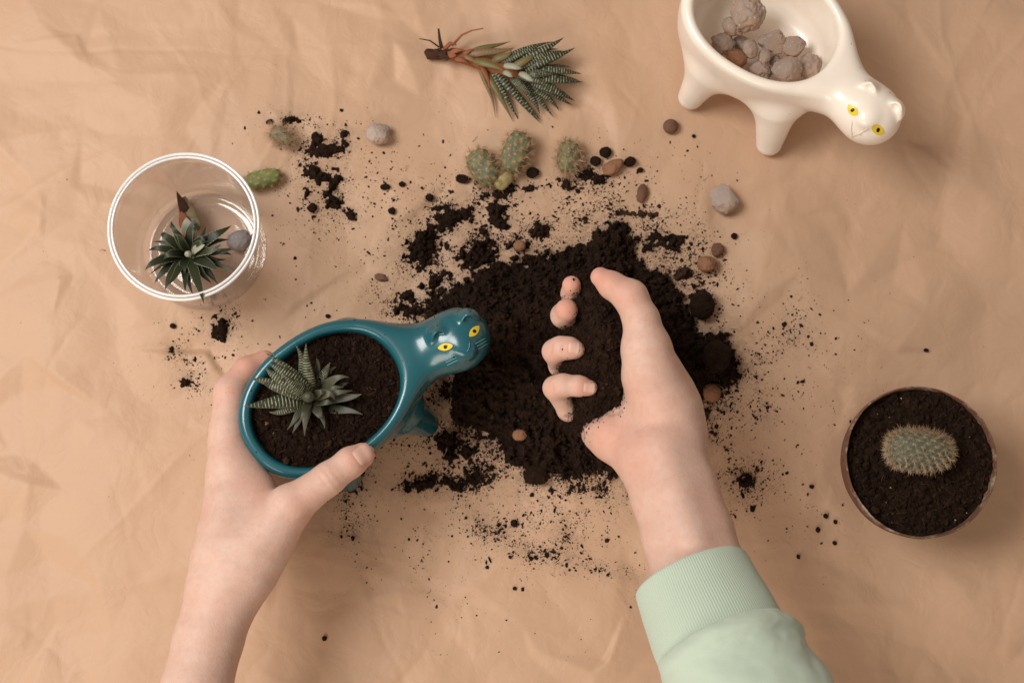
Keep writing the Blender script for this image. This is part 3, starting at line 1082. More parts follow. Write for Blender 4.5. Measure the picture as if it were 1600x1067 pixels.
# stones in the white planter 
G = 'stones heaped in the white planter'
for (x, y, a, b, ang, lift, rough, sharp, m, lab) in [
        (1168, 24, 24, 30, 8, .016, .26, .5, M_MAUVE, 'largest knobbly mauve stone at the back of the heap in the white planter'),
        (1144, 42, 16, 17, 0, .012, .26, .5, M_MAUVE, 'mauve stone tucked against the largest stone in the white planter'),
        (1133, 68, 19, 17, 20, .006, .3, .6, M_MAUVE, 'shaded stone under the largest one along the left wall of the white planter'),
        (1158, 68, 12, 11, 20, .002, .2, .2, M_GREY, 'small dark-gapped stone below the largest stone in the white planter'),
        (1153, 92, 18, 15, 25, .010, .24, .6, M_RUST, 'orange brown stone at the near left rim of the white planter'),
        (1172, 77, 12, 16, 0, .012, .12, .1, M_MAUVE, 'small egg-shaped stone above the orange brown one in the white planter'),
        (1206, 65, 20, 19, -35, .006, .3, .95, M_MAUVE, 'pointed wedge-shaped stone in the middle of the white planter'),
        (1238, 75, 19, 18, 0, .006, .24, .6, M_MAUVE, 'round stone at the right of the wedge in the white planter'),
        (1194, 90, 10, 14, 15, .010, .15, .6, M_MAUVE, 'narrow stone below the wedge in the white planter'),
        (1187, 110, 20, 15, 30, .006, .3, .7, M_MAUVE, 'broad stone at the near rim of the white planter'),
        (1211, 96, 10, 8, -35, .004, .15, .3, M_GREY, 'smallest stone in the gap below the round one in the white planter'),
        (1231, 111, 22, 22, 0, .012, .22, .6, M_MAUVE, 'large rounded stone at the near rim of the white planter'),
        (1268, 106, 20, 20, 30, .004, .3, .7, M_MAUVE, 'rough stone at the head end of the white planter')]:
    rock('stone', x, y, a, b, lab, 'stone', m, ang, .85, rough, sharp, z0=.0425 + lift, group=G)


# ------------------------------------------------------------------ succulents
def leaf_mesh(base, tip, W, arch, mat, flip=False, n=15, ns=10, thick=.42, hook=None, wide=.22, blunt=1.5):
    base, tip = np.asarray(base, float), np.asarray(tip, float)
    arch = np.asarray(arch, float)
    ctrl = (base + tip) / 2 + arch
    t = np.linspace(0, 1, n)[:, None]
    sp = (1 - t) ** 2 * base + 2 * t * (1 - t) * ctrl + t ** 2 * tip
    if hook is not None:
        sp = sp + np.clip((t - .6) / .4, 0, 1) ** 2 * np.asarray(hook)
    T = np.gradient(sp, axis=0)
    T /= np.linalg.norm(T, axis=1)[:, None]
    up = np.array([0, 0, 1.0]) - VIEW * .0
    S = np.cross(T, up)
    ln = np.linalg.norm(S, axis=1)[:, None]
    S = np.where(ln > .15, S / (ln + 1e-9), np.cross(T, np.array([0, 1.0, 0])))
    S /= np.linalg.norm(S, axis=1)[:, None]
    U = np.cross(S, T)
    if flip:
        U = -U
        S = -S
    tt = t[:, 0]
    w = W * np.where(tt < wide, .62 + .38 * np.sin(tt / wide * PI / 2), np.clip(1 - ((tt - wide) / (1 - wide)) ** blunt, 0, 1) * .97 + .03)
    a = np.arange(ns + 1) * 2 * PI / ns
    ca, sa = np.cos(a), np.sin(a)
    topz = np.where(sa >= 0, .16 * sa - .10 * (1 - ca ** 2), thick * 1.25 * sa)
    V = sp[:, None] + w[:, None, None] * (ca[None, :, None] * S[:, None] + topz[None, :, None] * U[:, None])
    me = mk_mesh('leaf', V.reshape(-1, 3), grid_faces(n, ns + 1), mat)
    uv = me.uv_layers.new(name='UVMap')
    li = np.zeros(len(me.loops), np.int32)
    me.loops.foreach_get('vertex_index', li)
    uu = np.tile(np.arange(ns + 1) / ns, n)
    vv = np.repeat(tt, ns + 1)
    uv.data.foreach_set('uv', np.stack([uu[li], vv[li]], -1).astype(np.float32).ravel())
    return me


def bud(parent, c, r, mat, direction=(0, 0, 1)):
    v, f = ICO[3]
    me = mk_mesh('bud', v * np.array([r, r * .9, r * 1.1]) * (1 + .05 * np.sin(v[:, 2:3] * 16)), f, mat)
    o = obj('bud', me, parent)
    o.location = c
    return o


# plant in the teal planter
zs = .084
pl = thing('succulent', 'zebra striped succulent planted in the soil of the teal cat planter', 'succulent', P(484, 622, zs))
O = np.array(pl.location)
M = {'b': M_LEAF, 's': M_LEAFS}
for (bx, by, bz, tx, ty, tz, wpx, kind, arch, hk) in [
        (478, 618, .094, 392, 588, .101, 14, 'b', .012, 0), (480, 616, .099, 408, 601, .106, 15, 'b', .014, 0),
        (480, 614, .103, 409, 577, .113, 16, 'b', .014, 0), (482, 613, .103, 421, 565, .113, 17, 'b', .014, 0),
        (483, 612, .099, 427, 556, .106, 15, 'b', .012, 0), (478, 622, .091, 384, 636, .101, 16, 'b', .010, 0),
        (476, 625, .088, 423, 652, .093, 14, 'b', .010, 0), (478, 608, .096, 470, 538, .112, 11, 'b', .007, 0),
        (486, 610, .100, 476, 540, .114, 12, 'b', .008, 0), (492, 607, .088, 500, 555, .106, 10, 's', .006, 0),
        (495, 608, .088, 517, 566, .108, 12, 'b', .006, 0), (497, 609, .088, 524, 568, .102, 9, 's', .005, 0),
        (496, 612, .090, 541, 581, .108, 13, 's', .007, 0), (508, 618, .086, 549, 593, .098, 8, 's', .004, 0),
        (500, 622, .087, 568, 621, .096, 15, 's', .008, 0), (510, 638, .085, 567, 644, .094, 11, 's', .005, 0),
        (494, 618, .093, 528, 616, .104, 13, 's', .013, 0), (490, 620, .095, 508, 611, .106, 11, 's', .010, 0),
        (494, 624, .090, 520, 631, .101, 15, 's', .010, 0), (490, 628, .089, 506, 660, .098, 13, 's', .010, 0),
        (494, 630, .086, 511, 668, .093, 9, 's', .006, 0), (484, 628, .087, 475, 676, .094, 11, 's', .008, 0),
        (480, 630, .086, 459, 677, .091, 10, 's', .006, 0), (478, 628, .086, 454, 670, .092, 10, 's', .008, 0),
        (484, 628, .091, 473, 655, .101, 11, 's', .009, 0), (500, 614, .089, 532, 603, .101, 11, 's', .010, 0),
        (498, 626, .087, 502, 655, .094, 12, 's', .008, 0), (482, 616, .100, 447, 592, .117, 15, 'b', .012, 0),
        (500, 618, .090, 545, 612, .101, 11, 's', .010, 0)]:
    B, Tp = P(bx, by, bz), P(tx, ty, tz)
    me = leaf_mesh(B - O, Tp - O, wpx * .00044 * (.80 if kind == 'b' else .66), (0, 0, arch * (.6 if kind == 'b' else .95)), M[kind], flip=(kind == 'b'), hook=rng.normal(0, 1, 3) * np.array([.0022, .0022, .0018]))
    obj('leaf', me, pl)
b = bud(pl, P(482, 620, .106) - O, 9.5 * .00044, M_LEAF)
v, f = tubes([[(0, 0, -.004), (0, 0, .010)]], [[.0045, .0050]], 10)
obj('stem', mk_mesh('stem', v, f, M_BARK), pl)

# ------------------------------------------------------------------ clear tub with its plant and stone
RIMC, BASEC = P(287, 352, .0765), P(323, 394, .0)
TO = np.array([(RIMC[0] + BASEC[0]) / 2, (RIMC[1] + BASEC[1]) / 2, .0022])
tub = thing('plastic_tub', 'clear round plastic tub with white reflections painted on its rim, holding an uprooted succulent', 'tub', TO)


def lathe(prof, n=128):
    prof = np.array(prof)
    a = np.arange(n) * 2 * PI / n
    V = np.stack([prof[:, 0][:, None] * np.cos(a), prof[:, 0][:, None] * np.sin(a), np.repeat(prof[:, 1][:, None], n, 1)], -1)
    return V.reshape(-1, 3), grid_faces(len(prof), n, True)[:, ::-1]


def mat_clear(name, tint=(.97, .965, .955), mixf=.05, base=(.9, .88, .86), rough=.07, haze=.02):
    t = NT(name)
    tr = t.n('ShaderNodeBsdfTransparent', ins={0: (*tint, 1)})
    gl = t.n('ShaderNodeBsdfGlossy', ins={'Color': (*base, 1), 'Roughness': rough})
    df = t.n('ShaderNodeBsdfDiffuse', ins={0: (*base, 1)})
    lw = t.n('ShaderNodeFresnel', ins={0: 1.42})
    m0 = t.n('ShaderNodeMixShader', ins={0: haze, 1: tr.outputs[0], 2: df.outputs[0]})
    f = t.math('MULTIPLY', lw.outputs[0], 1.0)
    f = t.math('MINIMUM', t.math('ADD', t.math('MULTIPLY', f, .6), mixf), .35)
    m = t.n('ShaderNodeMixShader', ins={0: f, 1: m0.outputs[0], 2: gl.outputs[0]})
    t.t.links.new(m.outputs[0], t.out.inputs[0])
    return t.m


M_CLEAR = mat_clear('clear_plastic', (.975, .97, .965), .03, (.92, .90, .88), .07, .045)
M_RIM = mat_clear('rim_glare_plastic', (.95, .95, .95), .10, (.95, .94, .93), .12, .85)  # clear plastic too; the white haze paints in softbox reflections round the rim
R1, R0, HT = .0516, .0460, .0745
wall = [(R0 - .002, .0012), (R0 + .0004, .003), (R0 + .0012, .006)]
wall += [(R0 + .0012 + (R1 - R0 - .0022) * k / 10, .006 + (HT - .010) * k / 10) for k in range(1, 11)]
wall += [(R1, HT - .003), (R1, HT)]
inner = [(r - .0007, zz + (.0007 if q < 2 else 0)) for q, (r, zz) in enumerate(wall)][::-1]
v, f = lathe(wall + inner)
obj('wall', mk_mesh('wall', v, f, M_CLEAR), tub)
base = [(.0001, .0030), (.030, .0030), (.0315, .0024), (.0345, .0012), (.0375, .0009), (.0400, .0024), (.0425, .0030), (R0 - .002, .0012)]
v, f = lathe(base + [(r, zz + .0007) for r, zz in base][::-1])
obj('base', mk_mesh('base', v, f, M_CLEAR), tub)
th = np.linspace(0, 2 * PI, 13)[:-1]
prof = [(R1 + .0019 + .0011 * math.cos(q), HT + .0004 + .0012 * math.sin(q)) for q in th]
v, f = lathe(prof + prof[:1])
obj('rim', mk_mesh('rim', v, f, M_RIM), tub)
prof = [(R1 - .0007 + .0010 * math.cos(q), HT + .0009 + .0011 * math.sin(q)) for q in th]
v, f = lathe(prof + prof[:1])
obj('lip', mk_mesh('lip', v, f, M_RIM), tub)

# plant in the tub
jp = thing('succulent', 'dark green succulent rosette with orange dead stem lying in the clear tub', 'succulent', P(300, 372, .008))
O = np.array(jp.location)
for (tx, ty, tz, w, ar, bz, off) in [(245, 360, .046, 13, .012, .036, 4), (265, 344, .040, 10, .010, .034, 4), (272, 354, .062, 13, .010, .040, 4), (302, 344, .060, 12, .010, .042, 4), (311, 346, .044, 10, .010, .036, 4),
                                     (231, 388, .048, 12, .010, .036, 4), (257, 402, .056, 12, .012, .040, 4), (221, 421, .058, 14, .012, .038, 4), (241, 441, .052, 13, .010, .036, 4), (256, 454, .060, 15, .010, .038, 4),
                                     (267, 450, .066, 11, .008, .040, 4), (291, 456, .058, 11, .010, .036, 4), (297, 456, .050, 11, .010, .034, 4), (320, 469, .082, 14, .006, .044, 4), (345, 424, .066, 16, .010, .042, 4),
                                     (367, 425, .058, 11, .010, .034, 4), (366, 356, .056, 15, .012, .040, 4), (345, 396, .066, 14, .012, .044, 4), (372, 397, .048, 10, .010, .034, 4), (323, 376, .068, 10, .010, .046, 3),
                                     (328, 366, .058, 12, .010, .040, 4), (352, 374, .052, 13, .010, .036, 4), (339, 440, .050, 11, .010, .034, 4), (363, 396, .062, 14, .010, .040, 4), (280, 366, .060, 10, .010, .044, 4), (325, 440, .056, 14, .010, .040, 4), (286, 432, .055, 14, .010, .038, 4)]:
    d = np.array([tx - 296, ty - 398.0])
    d /= np.linalg.norm(d)
    B, Tp = P(296 + d[0] * off, 398 + d[1] * off, bz), P(tx, ty, tz)
    obj('leaf', leaf_mesh(B - O, Tp - O, w * .00046 * .60, (0, 0, ar * 1.5), M_LEAFJ, thick=.40, blunt=2.0, hook=rng.normal(0, 1, 3) * .0025), jp)
for q in range(15):       # lower, older leaves of the rosette
    th_ = q * 2.4 + .4
    L_ = rng.uniform(38, 62)
    d = np.array([math.cos(th_), math.sin(th_)])
    B, Tp = P(298 + d[0] * 4, 400 + d[1] * 4, .030), P(298 + d[0] * L_, 402 + d[1] * L_ * .85, rng.uniform(.020, .040))
    obj('leaf', leaf_mesh(B - O, Tp - O, rng.uniform(9, 13) * .00046 * .6, (0, 0, .008), M_LEAFJ, thick=.40, blunt=2.0, hook=rng.normal(0, 1, 3) * .003), jp)
bud(jp, P(294, 397, .061) - O, 5.5 * .00046, M_BUD)
obj('bud', leaf_mesh(P(300, 394, .056) - O, P(320, 383, .067) - O, .0030, (0, 0, .006), M_BUD, blunt=3), jp)
pts = [P(286, 312, .006) - O, P(290, 335, .010) - O, P(296, 365, .018) - O, P(298, 392, .036) - O]
v, f = tubes([pts], [[.0035, .0050, .0055, .0050]], 10)
obj('stem', mk_mesh('stem', v, f, M_ORANGE), jp)
for (bx, by, bz, tx, ty, tz, w, m) in [(296, 345, .016, 276, 299, .024, 9, M_BARK), (297, 352, .016, 289, 306, .020, 13, M_DULL), (294, 355, .014, 281, 318, .018, 9, M_ORANGE), (298, 358, .018, 300, 320, .022, 12, M_DULL), (292, 358, .020, 283, 330, .024, 10, M_ORANGE), (302, 358, .018, 308, 338, .022, 12, M_DULL), (296, 366, .024, 291, 340, .030, 12, M_BUD)]:
    obj('dead_leaf', leaf_mesh(P(bx, by, bz) - O, P(tx, ty, tz) - O, w * .00046, (0, 0, .004), m), jp)
rock('stone', 374, 377, 20, 17, 'bluish grey stone lying in the clear tub beside the succulent', 'stone', mat_stone('slate_stone', (.30, .265, .265), (.17, .15, .155)), -15, .8, .16, .2, z0=.005)

# ------------------------------------------------------------------ uprooted plant at the top
up = thing('succulent', 'uprooted zebra succulent with bare orange stem lying at the top of the paper', 'succulent', P(760, 105, .006))
O = np.array(up.location)
SP = [(667, 80, .006, 4), (671, 83, .006, 8.5), (684, 86, .007, 7.5), (700, 85, .007, 8), (722, 90, .008, 11), (745, 97, .009, 11), (775, 106, .011, 11), (800, 113, .012, 10), (825, 118, .012, 8)]
v, f = tubes([[P(a, b, c) - O for a, b, c, d in SP[2:]]], [[d * .00047 for *_, d in SP[2:]]], 12)
v += .0006 * np.stack([vnoise(v[:, 0] * 400, v[:, 1] * 400, v[:, 2] * 400, q) for q in (1, 2, 3)], -1)
obj('stem', mk_mesh('stem', v, f, M_ORANGE), up)
v, f = tubes([[P(a, b, c) - O for a, b, c, d in SP[:4]]], [[d * .00049 for *_, d in SP[:4]]], 12)
v += .0019 * np.stack([vnoise(v[:, 0] * 300, v[:, 1] * 300, v[:, 2] * 300, q) for q in (4, 5, 6)], -1)
obj('root_end', mk_mesh('root_end', v, f, M_BARK), up)
rr_ = np.random.default_rng(44)
for q in range(16):       # stubs of withered leaves round the bare stem
    bx = rr_.uniform(676, 728)
    by = 84 + (bx - 690) * .12 + rr_.normal(0, 3)
    me = leaf_mesh(P(bx, by, rr_.uniform(.008, .013)) - O, P(bx + rr_.uniform(6, 20), by + rr_.normal(0, 9), rr_.uniform(.010, .017)) - O, rr_.uniform(.0014, .0030), (0, 0, .002), (M_BARK, M_ORANGE, M_DULL)[int(rr_.integers(0, 3))] if bx > 690 else M_BARK, n=8, ns=8, blunt=3)
    obj('withered_leaf', me, up)
for m, path, r in [(M_BARK, [(686, 74), (672, 64), (662, 62), (655, 61)], .0007), (M_BARK, [(690, 76), (687, 62), (685, 45)], .0017), (M_ORANGE, [(706, 72), (722, 55), (738, 48), (755, 45)], .0010), (M_ORANGE, [(694, 78), (704, 68), (712, 70)], .0020)]:
    pts = [P(a, b, .010 + .003 * k) - O for k, (a, b) in enumerate(path)]
    v, f = tubes([pts], [np.linspace(r, r * .45, len(pts))], 7)
    obj('root', mk_mesh('root', v, f, m), up)
for (bx, by, tx, ty, w, m, z0, z1, ar) in [
        (738, 80, 796, 68, 9, M_DULL, .010, .010, .003), (728, 86, 806, 80, 13, M_DULL, .012, .016, .005), (770, 96, 806, 84, 12, M_DULL, .014, .018, .003), (722, 88, 742, 76, 8, M_ORANGE, .012, .016, .003), (712, 92, 733, 99, 9, M_ORANGE, .014, .016, .003),
        (705, 82, 726, 78, 8, M_ORANGE, .014, .016, .002), (725, 88, 750, 101, 8, M_DULL, .015, .015, .003),
        (742, 96, 795, 112, 11, M_DULL, .016, .021, .004), (748, 104, 778, 176, 7, M_DULL, .008, .003, .002), (756, 108, 802, 190, 10, M_DULL, .010, .004, .006), (766, 110, 811, 190, 9, M_LEAF, .010, .003, .006),
        (752, 102, 768, 138, 8, M_ORANGE, .014, .010, .003), (776, 116, 837, 189, 11, M_LEAF, .012, .004, .008), (782, 122, 846, 190, 10, M_LEAF, .012, .004, .006),
        (792, 92, 857, 66, 11, M_LEAF, .014, .014, .006), (790, 98, 852, 70, 9, M_LEAF, .018, .020, .006), (806, 96, 872, 74, 10, M_LEAF, .016, .014, .007), (808, 102, 886, 61, 13, M_LEAF, .018, .022, .008),
        (815, 105, 880, 78, 13, M_LEAF, .020, .018, .009), (822, 110, 901, 79, 14, M_LEAF, .019, .018, .010), (828, 112, 889, 102, 9, M_LEAF, .014, .010, .006), (830, 108, 880, 90, 10, M_LEAF, .012, .012, .006),
        (838, 112, 908, 117, 13, M_LEAF, .018, .014, .010), (836, 120, 902, 125, 11, M_LEAF, .013, .009, .008), (832, 124, 910, 133, 14, M_LEAF, .020, .014, .011), (830, 128, 898, 159, 16, M_LEAF, .018, .010, .010),
        (836, 132, 894, 168, 12, M_LEAF, .013, .006, .008), (826, 132, 877, 172, 12, M_LEAF, .012, .005, .007), (818, 130, 859, 177, 13, M_LEAF, .012, .005, .007), (800, 124, 835, 155, 12, M_LEAF, .020, .018, .006), (810, 122, 846, 178, 14, M_LEAF, .014, .006, .008),
        (800, 108, 842, 86, 12, M_DULL, .022, .024, .006), (812, 118, 870, 140, 15, M_LEAF, .020, .018, .010), (826, 118, 868, 118, 13, M_LEAF, .024, .022, .008), (790, 96, 840, 92, 14, M_LEAF, .014, .016, .006)]:
    obj('leaf', leaf_mesh(P(bx, by, z0) - O, P(tx, ty, z1) - O, w * .00047 * .60, (0, 0, ar), m, flip=True, thick=.45, hook=rng.normal(0, 1, 3) * np.array([.0022, .0022, .001])), up)
for (bx, by, tx, ty, w) in [(788, 103, 815, 108, 5.5), (787, 113, 801, 121, 4.6), (812, 115, 834, 128, 5.6)]:
    obj('bud', leaf_mesh(P(bx, by, .022) - O, P(tx, ty, .025) - O, w * .00047, (0, 0, .003), M_BUD, flip=True, blunt=4), up)


# ------------------------------------------------------------------ cacti
def cactus_body(a, b, ntub, mat, seed, taper=.0, bump=.07):
    """ellipsoid of half-length a along x and radius b, studded with tubercles; returns mesh, areoles, normals"""
    tv, tf = ICO[4]
    k = np.arange(ntub) + .5
    ph = np.arccos(1 - 2 * k / ntub)
    th = PI * (1 + 5 ** .5) * k
    ar = np.stack([np.cos(ph), np.sin(ph) * np.cos(th), np.sin(ph) * np.sin(th)], -1)
    dots = (tv @ ar.T).max(1)
    sig = 2.2 / ntub
    g = np.exp(-(1 - dots) / sig)
    shape = np.array([a, b, b])
    blunt = lambda q: q / (np.abs(q) ** 2.7).sum(1)[:, None] ** (1 / 2.7)
    ts, as_ = blunt(tv), blunt(ar)
    tp = (1 - taper * (tv[:, 0] * .5 + .5))
    v = ts * shape * (1 + bump * (g[:, None] - .3))
    v[:, 1:] *= tp[:, None]
    me = mk_mesh('cactus_body', v, tf, mat)
    av = as_ * shape * (1 + bump * .7)
    av[:, 1:] *= (1 - taper * (ar[:, 0] * .5 + .5))[:, None]
    nn = ar / shape
    nn /= np.linalg.norm(nn, axis=1)[:, None]
    attr_col(me, 'areole', np.repeat(g[:, None], 3, 1))
    return me, av, nn


def spine_mesh(av, nn, per, L, rad, mat, r, spread=.9):
    paths, rr = [], []
    for p, n in zip(av, nn):
        for _ in range(per):
            d = n + r.normal(0, spread, 3) * .8
            d /= np.linalg.norm(d)
            if d @ n < .05:
                d = d - (d @ n - .2) * n
            l = L * r.uniform(.6, 1.15)
            paths.append([p, p + d * l])
            rr.append([rad, rad * .25])
    v, f = tubes(paths, rr, 3)
    return mk_mesh('spines', v, f, mat, smooth=False)


def mat_cactus(name, a, b, areole):
    t = NT(name)
    n = t.noise(150, 4)
    c = t.mix(t.ramp(n, [(.3, 0), (.7, 1)]), a, b)
    at = t.n('ShaderNodeSeparateColor', ins={0: t.attr('areole')}).outputs[0]
    c = t.mix(t.ramp(at, [(.72, 0), (.95, 1)]), c, areole)
    t.set('Base Color', c)
    t.set('Roughness', .6)
    t.bump(t.noise(600, 3), .4, .0006)
    return t.m


M_CACT = mat_cactus('cactus_skin', (.085, .105, .065), (.13, .15, .095), (.46, .34, .20))
M_CACTG = mat_cactus('cactus_green', (.14, .19, .055), (.20, .25, .07), (.50, .30, .14))
M_CACTB = mat_cactus('cactus_blue', (.085, .115, .070), (.20, .20, .075), (.46, .27, .15))
M_CACTY = mat_cactus('cactus_yellow', (.42, .36, .13), (.50, .42, .18), (.50, .35, .16))
M_CACTF = mat_cactus('cactus_faded', (.15, .15, .085), (.24, .20, .12), (.40, .24, .14))
M_SPINE = mat_plain('pale_spine', (.48, .37, .255), .6, .3)
M_SPINEW = mat_plain('straw_spine', (.52, .34, .21), .6, .3)
M_SPINEH = mat_plain('gold_spine', (.60, .34, .12), .6, .3)


def cactus(label, joints, group=None, seed=1, name='cactus'):
    x0, y0 = joints[0][0], joints[0][1]
    c0 = P(x0, y0, .008)
    c0[2] = paper_z(c0[0], c0[1])
    root = thing(name, label, 'cactus', c0, group)
    r = np.random.default_rng(seed)
    for (x, y, la, rb, ang, mat, nt, per, L, taper) in joints:
        k = mpp(P(x, y, .01))
        a, b = la * k, rb * k
        me, av, nn = cactus_body(a, b, nt, mat, seed, taper)
        o = obj('segment', me, root)
        c = P(x, y, b * .98)
        o.location = np.array([c[0], c[1], b * .95 + paper_z(c[0], c[1])]) - c0
        o.rotation_euler = (r.uniform(0, 6), 0, math.radians(-ang))
        if per:
            s = obj('spines', spine_mesh(av, nn, int(per * 2.4), L * 1.4, .00013, M_SPINEW, r), o)
            s['kind'] = 'stuff'
    return root


G = 'cactus cuttings on the paper'
cactus('pair of joined spiny cactus cuttings with yellow bases, above the soil heap', [(756, 262, 30, 21, 58, M_CACTB, 62, 7, .0042, .1), (805, 240, 33, 21, 110, M_CACTB, 66, 7, .0042, .15), (786, 281, 17, 13, -50, M_CACTY, 26, 1, .002, .2)], G, 3)
cactus('single upright spiny cactus cutting with dirt at its base', [(888, 246, 25, 17, 95, M_CACTB, 52, 8, .0042, .1)], G, 4)
cactus('green cactus cutting lying against the right of the clear tub', [(412, 282, 29, 14, -14, M_CACTG, 50, 4, .0022, .05)], G, 5)
cactus('small faded cactus scrap with fuzzy brown spines above the tub', [(442, 216, 19, 13, 35, M_CACTF, 34, 8, .0050, .3)], G, 6)

# clay pot
CPR = P(1438, 721, .074)
CPB = P(1438, 721, .074) * np.array([1, 1, 0])


def mat_terracotta():
    t = NT('terracotta')
    oc = t.coord('Object')
    n = t.noise(70, 5, .6, oc)
    c = t.mix(n, (.135, .058, .031), (.225, .095, .050))
    z = t.sep(oc)[2]
    lime = t.ramp(t.noise(75, 5, .7, oc), [(.50, 0), (.62, 1)])
    hz = t.ramp(z, [(.0, 0), (.060, 0), (.073, .9)])
    c = t.mix(t.math('MULTIPLY', lime, hz), c, (.46, .35, .25))
    dirt = t.ramp(t.noise(110, 5, .7, oc), [(.52, 0), (.66, 1)])
    c = t.mix(t.math('MULTIPLY', dirt, t.ramp(z, [(.055, .15), (.073, .7)])), c, (.06, .035, .02))
    t.set('Base Color', c)
    t.set('Roughness', .85)
    t.bump(t.noise(350, 5, .7, oc), .5, .0012)
    return t.m


M_TERRA = mat_terracotta()
pot = thing('clay_pot', 'round terracotta pot with lime-crusted rim holding a small spiny cactus', 'pot', CPB + np.array([0, 0, .0018]))
RP = 119.5 * mpp(CPR)
prof = [(.001, 0), (RP * .62, 0), (RP * .68, .003), (RP * .88, .045), (RP * .90, .050), (RP * .955, .0505), (RP * .965, .054), (RP * .995, .070), (RP * .993, .0735), (RP * .975, .0752), (RP * .972, .0745), (RP * .962, .071), (RP * .945, .060), (RP * .80, .040), (RP * .6, .010), (.001, .008)]
v, f = lathe(prof, 160)
an = np.arctan2(v[:, 1], v[:, 0])
v[:, :2] *= (1 + .008 * np.sin(3 * an + .6) + .004 * vnoise(np.cos(an) * 6, np.sin(an) * 6, 0, 3))[:, None]
v[:, 2] += np.where(v[:, 2] > .07, .0012 * vnoise(np.cos(an) * 9, np.sin(an) * 9, 0, 8), 0)
obj('pot_body', mk_mesh('pot_body', v, f, M_TERRA), pot)
soil_disc('potting_soil', 'dark crumbly soil around the small cactus in the clay pot', CPB, 0, RP * .965, RP * .965, .0705, mat_soil('old_soil', (.0060, .0032, .0019), (.040, .0205, .0115), 420), 91, .001, .0042, 2.0)
n = 26
a_, r_ = rng.uniform(0, 2 * PI, n), RP * .9 * np.sqrt(rng.random(n))
me = grains('perlite', np.column_stack([CPB[0] + r_ * np.cos(a_), CPB[1] + r_ * np.sin(a_), np.full(n, .0715)]), rng.uniform(.0002, .0008, n), mat_plain('perlite_grain', (.30, .25, .19), .8, .3))
tag(obj('perlite_grains', me), 'pale specks on the soil of the clay pot', kind='stuff')
ct = thing('cactus', 'small oval cactus densely covered in pale spines, lying in the clay pot', 'cactus', P(1430, 705, .072))
kk = mpp(P(1430, 705, .085))
me, av, nn = cactus_body(46 * kk, 29 * kk, 170, M_CACT, 9, .12, .10)
o = obj('body', me, ct)
o.location = (0, 0, 23 * kk)
o.rotation_euler = (.3, 0, math.radians(-4))
r = np.random.default_rng(12)
keepn = nn[:, 2] * math.cos(.3) + nn[:, 1] * math.sin(.3) > -.75
s = obj('spines', spine_mesh(av[keepn], nn[keepn], 20, .0046, .00012, M_SPINE, r, 1.15), o)
s['kind'] = 'stuff'
s = obj('central_spines', spine_mesh(av[keepn], nn[keepn], 2, .0058, .00017, M_SPINEH, r, .4), o)
s['kind'] = 'stuff'


# ------------------------------------------------------------------ the person: forearms, hands, sleeve
person = thing('person', 'two bare forearms, one hand gripping the teal planter, the other scooping soil, mint sleeve', 'person', (0, -.45, 0))
PO = np.array(person.location)


def chain(nodes):
    pts = [K(*q) for q in nodes]

    def fn(X, Y, Z):
        d = None
        for (a, ra), (b, rb) in zip(pts[:-1], pts[1:]):
            c = cone(X, Y, Z, a, b, ra, rb)
            d = c if d is None else sm_min(d, c, .0035)
        return d
    return fn, pts


def hand(fingers, palm, kpalm, kf, creases=()):
    fc = [chain(q) for q in fingers]
    pc = [chain(q) for q in palm]

    def fn(X, Y, Z):
        p = None
        for g, _ in pc:
            q = g(X, Y, Z)
            p = q if p is None else sm_min(p, q, kpalm)
        d = p
        ff = None
        for g, _ in fc:
            q = g(X, Y, Z)
            ff = q if ff is None else np.minimum(ff, q)
        d = sm_min(ff, p, kf)
        for c, n, w, dep, rad in creases:      # shallow skin creases
            s = (X - c[0]) * n[0] + (Y - c[1]) * n[1] + (Z - c[2]) * n[2]
            r2 = (X - c[0]) ** 2 + (Y - c[1]) ** 2 + (Z - c[2]) ** 2
            d = d + dep * np.exp(-(s / w) ** 2 - r2 / rad ** 2)
        return d
    allp = [q for _, pts in fc + pc for q in pts]
    lo = np.min([p - r for p, r in allp], 0) - .006
    hi = np.max([p + r for p, r in allp], 0) + .006
    return fn, lo, hi


def crease(px, py, z, dx, dy, w=.0007, dep=.0007, rad=.011):
    a, b = P(px, py, z), P(px + dx, py + dy, z)
    n = b - a
    return a, n / np.linalg.norm(n), w, dep, rad


# left hand: back of the hand up, index round the rim, thumb along the near rim
L_f = [
    [(362, 735, .083, 36), (356, 672, .080, 28), (360, 612, .077, 25), (386, 577, .072, 19.5), (414, 563, .068, 16)],      # index
    [(356, 760, .070, 34), (352, 690, .056, 26), (360, 630, .050, 24), (395, 590, .046, 20), (425, 575, .044, 16)],        # middle
    [(356, 790, .060, 32), (360, 715, .044, 25), (370, 665, .036, 22), (400, 640, .032, 18)],                             # ring
    [(362, 815, .054, 28), (378, 745, .036, 21), (395, 705, .028, 18), (415, 685, .024, 15)],                             # little
    [(405, 852, .104, 44), (455, 790, .108, 32), (513, 748, .108, 25.5), (548, 722, .106, 23.5), (566, 711, .1035, 19.5)],   # thumb
]
L_p = [
    [(348, 905, .098, 50), (358, 825, .092, 42), (362, 735, .083, 35)],
    [(385, 890, .102, 50), (420, 838, .102, 42), (452, 793, .106, 31)],
    [(372, 862, .094, 62), (378, 800, .086, 46), (372, 760, .078, 36)],
    [(352, 880, .080, 46), (358, 790, .064, 34)],
    [(415, 800, .094, 30), (400, 765, .088, 28), (375, 730, .082, 28)],
    [(338, 935, .098, 46), (317, 1000, .104, 44), (299, 1075, .114, 45), (256, 1260, .150, 52)],
    [(356, 930, .100, 46), (334, 1000, .106, 44), (315, 1075, .116, 45), (284, 1260, .152, 52)],
]
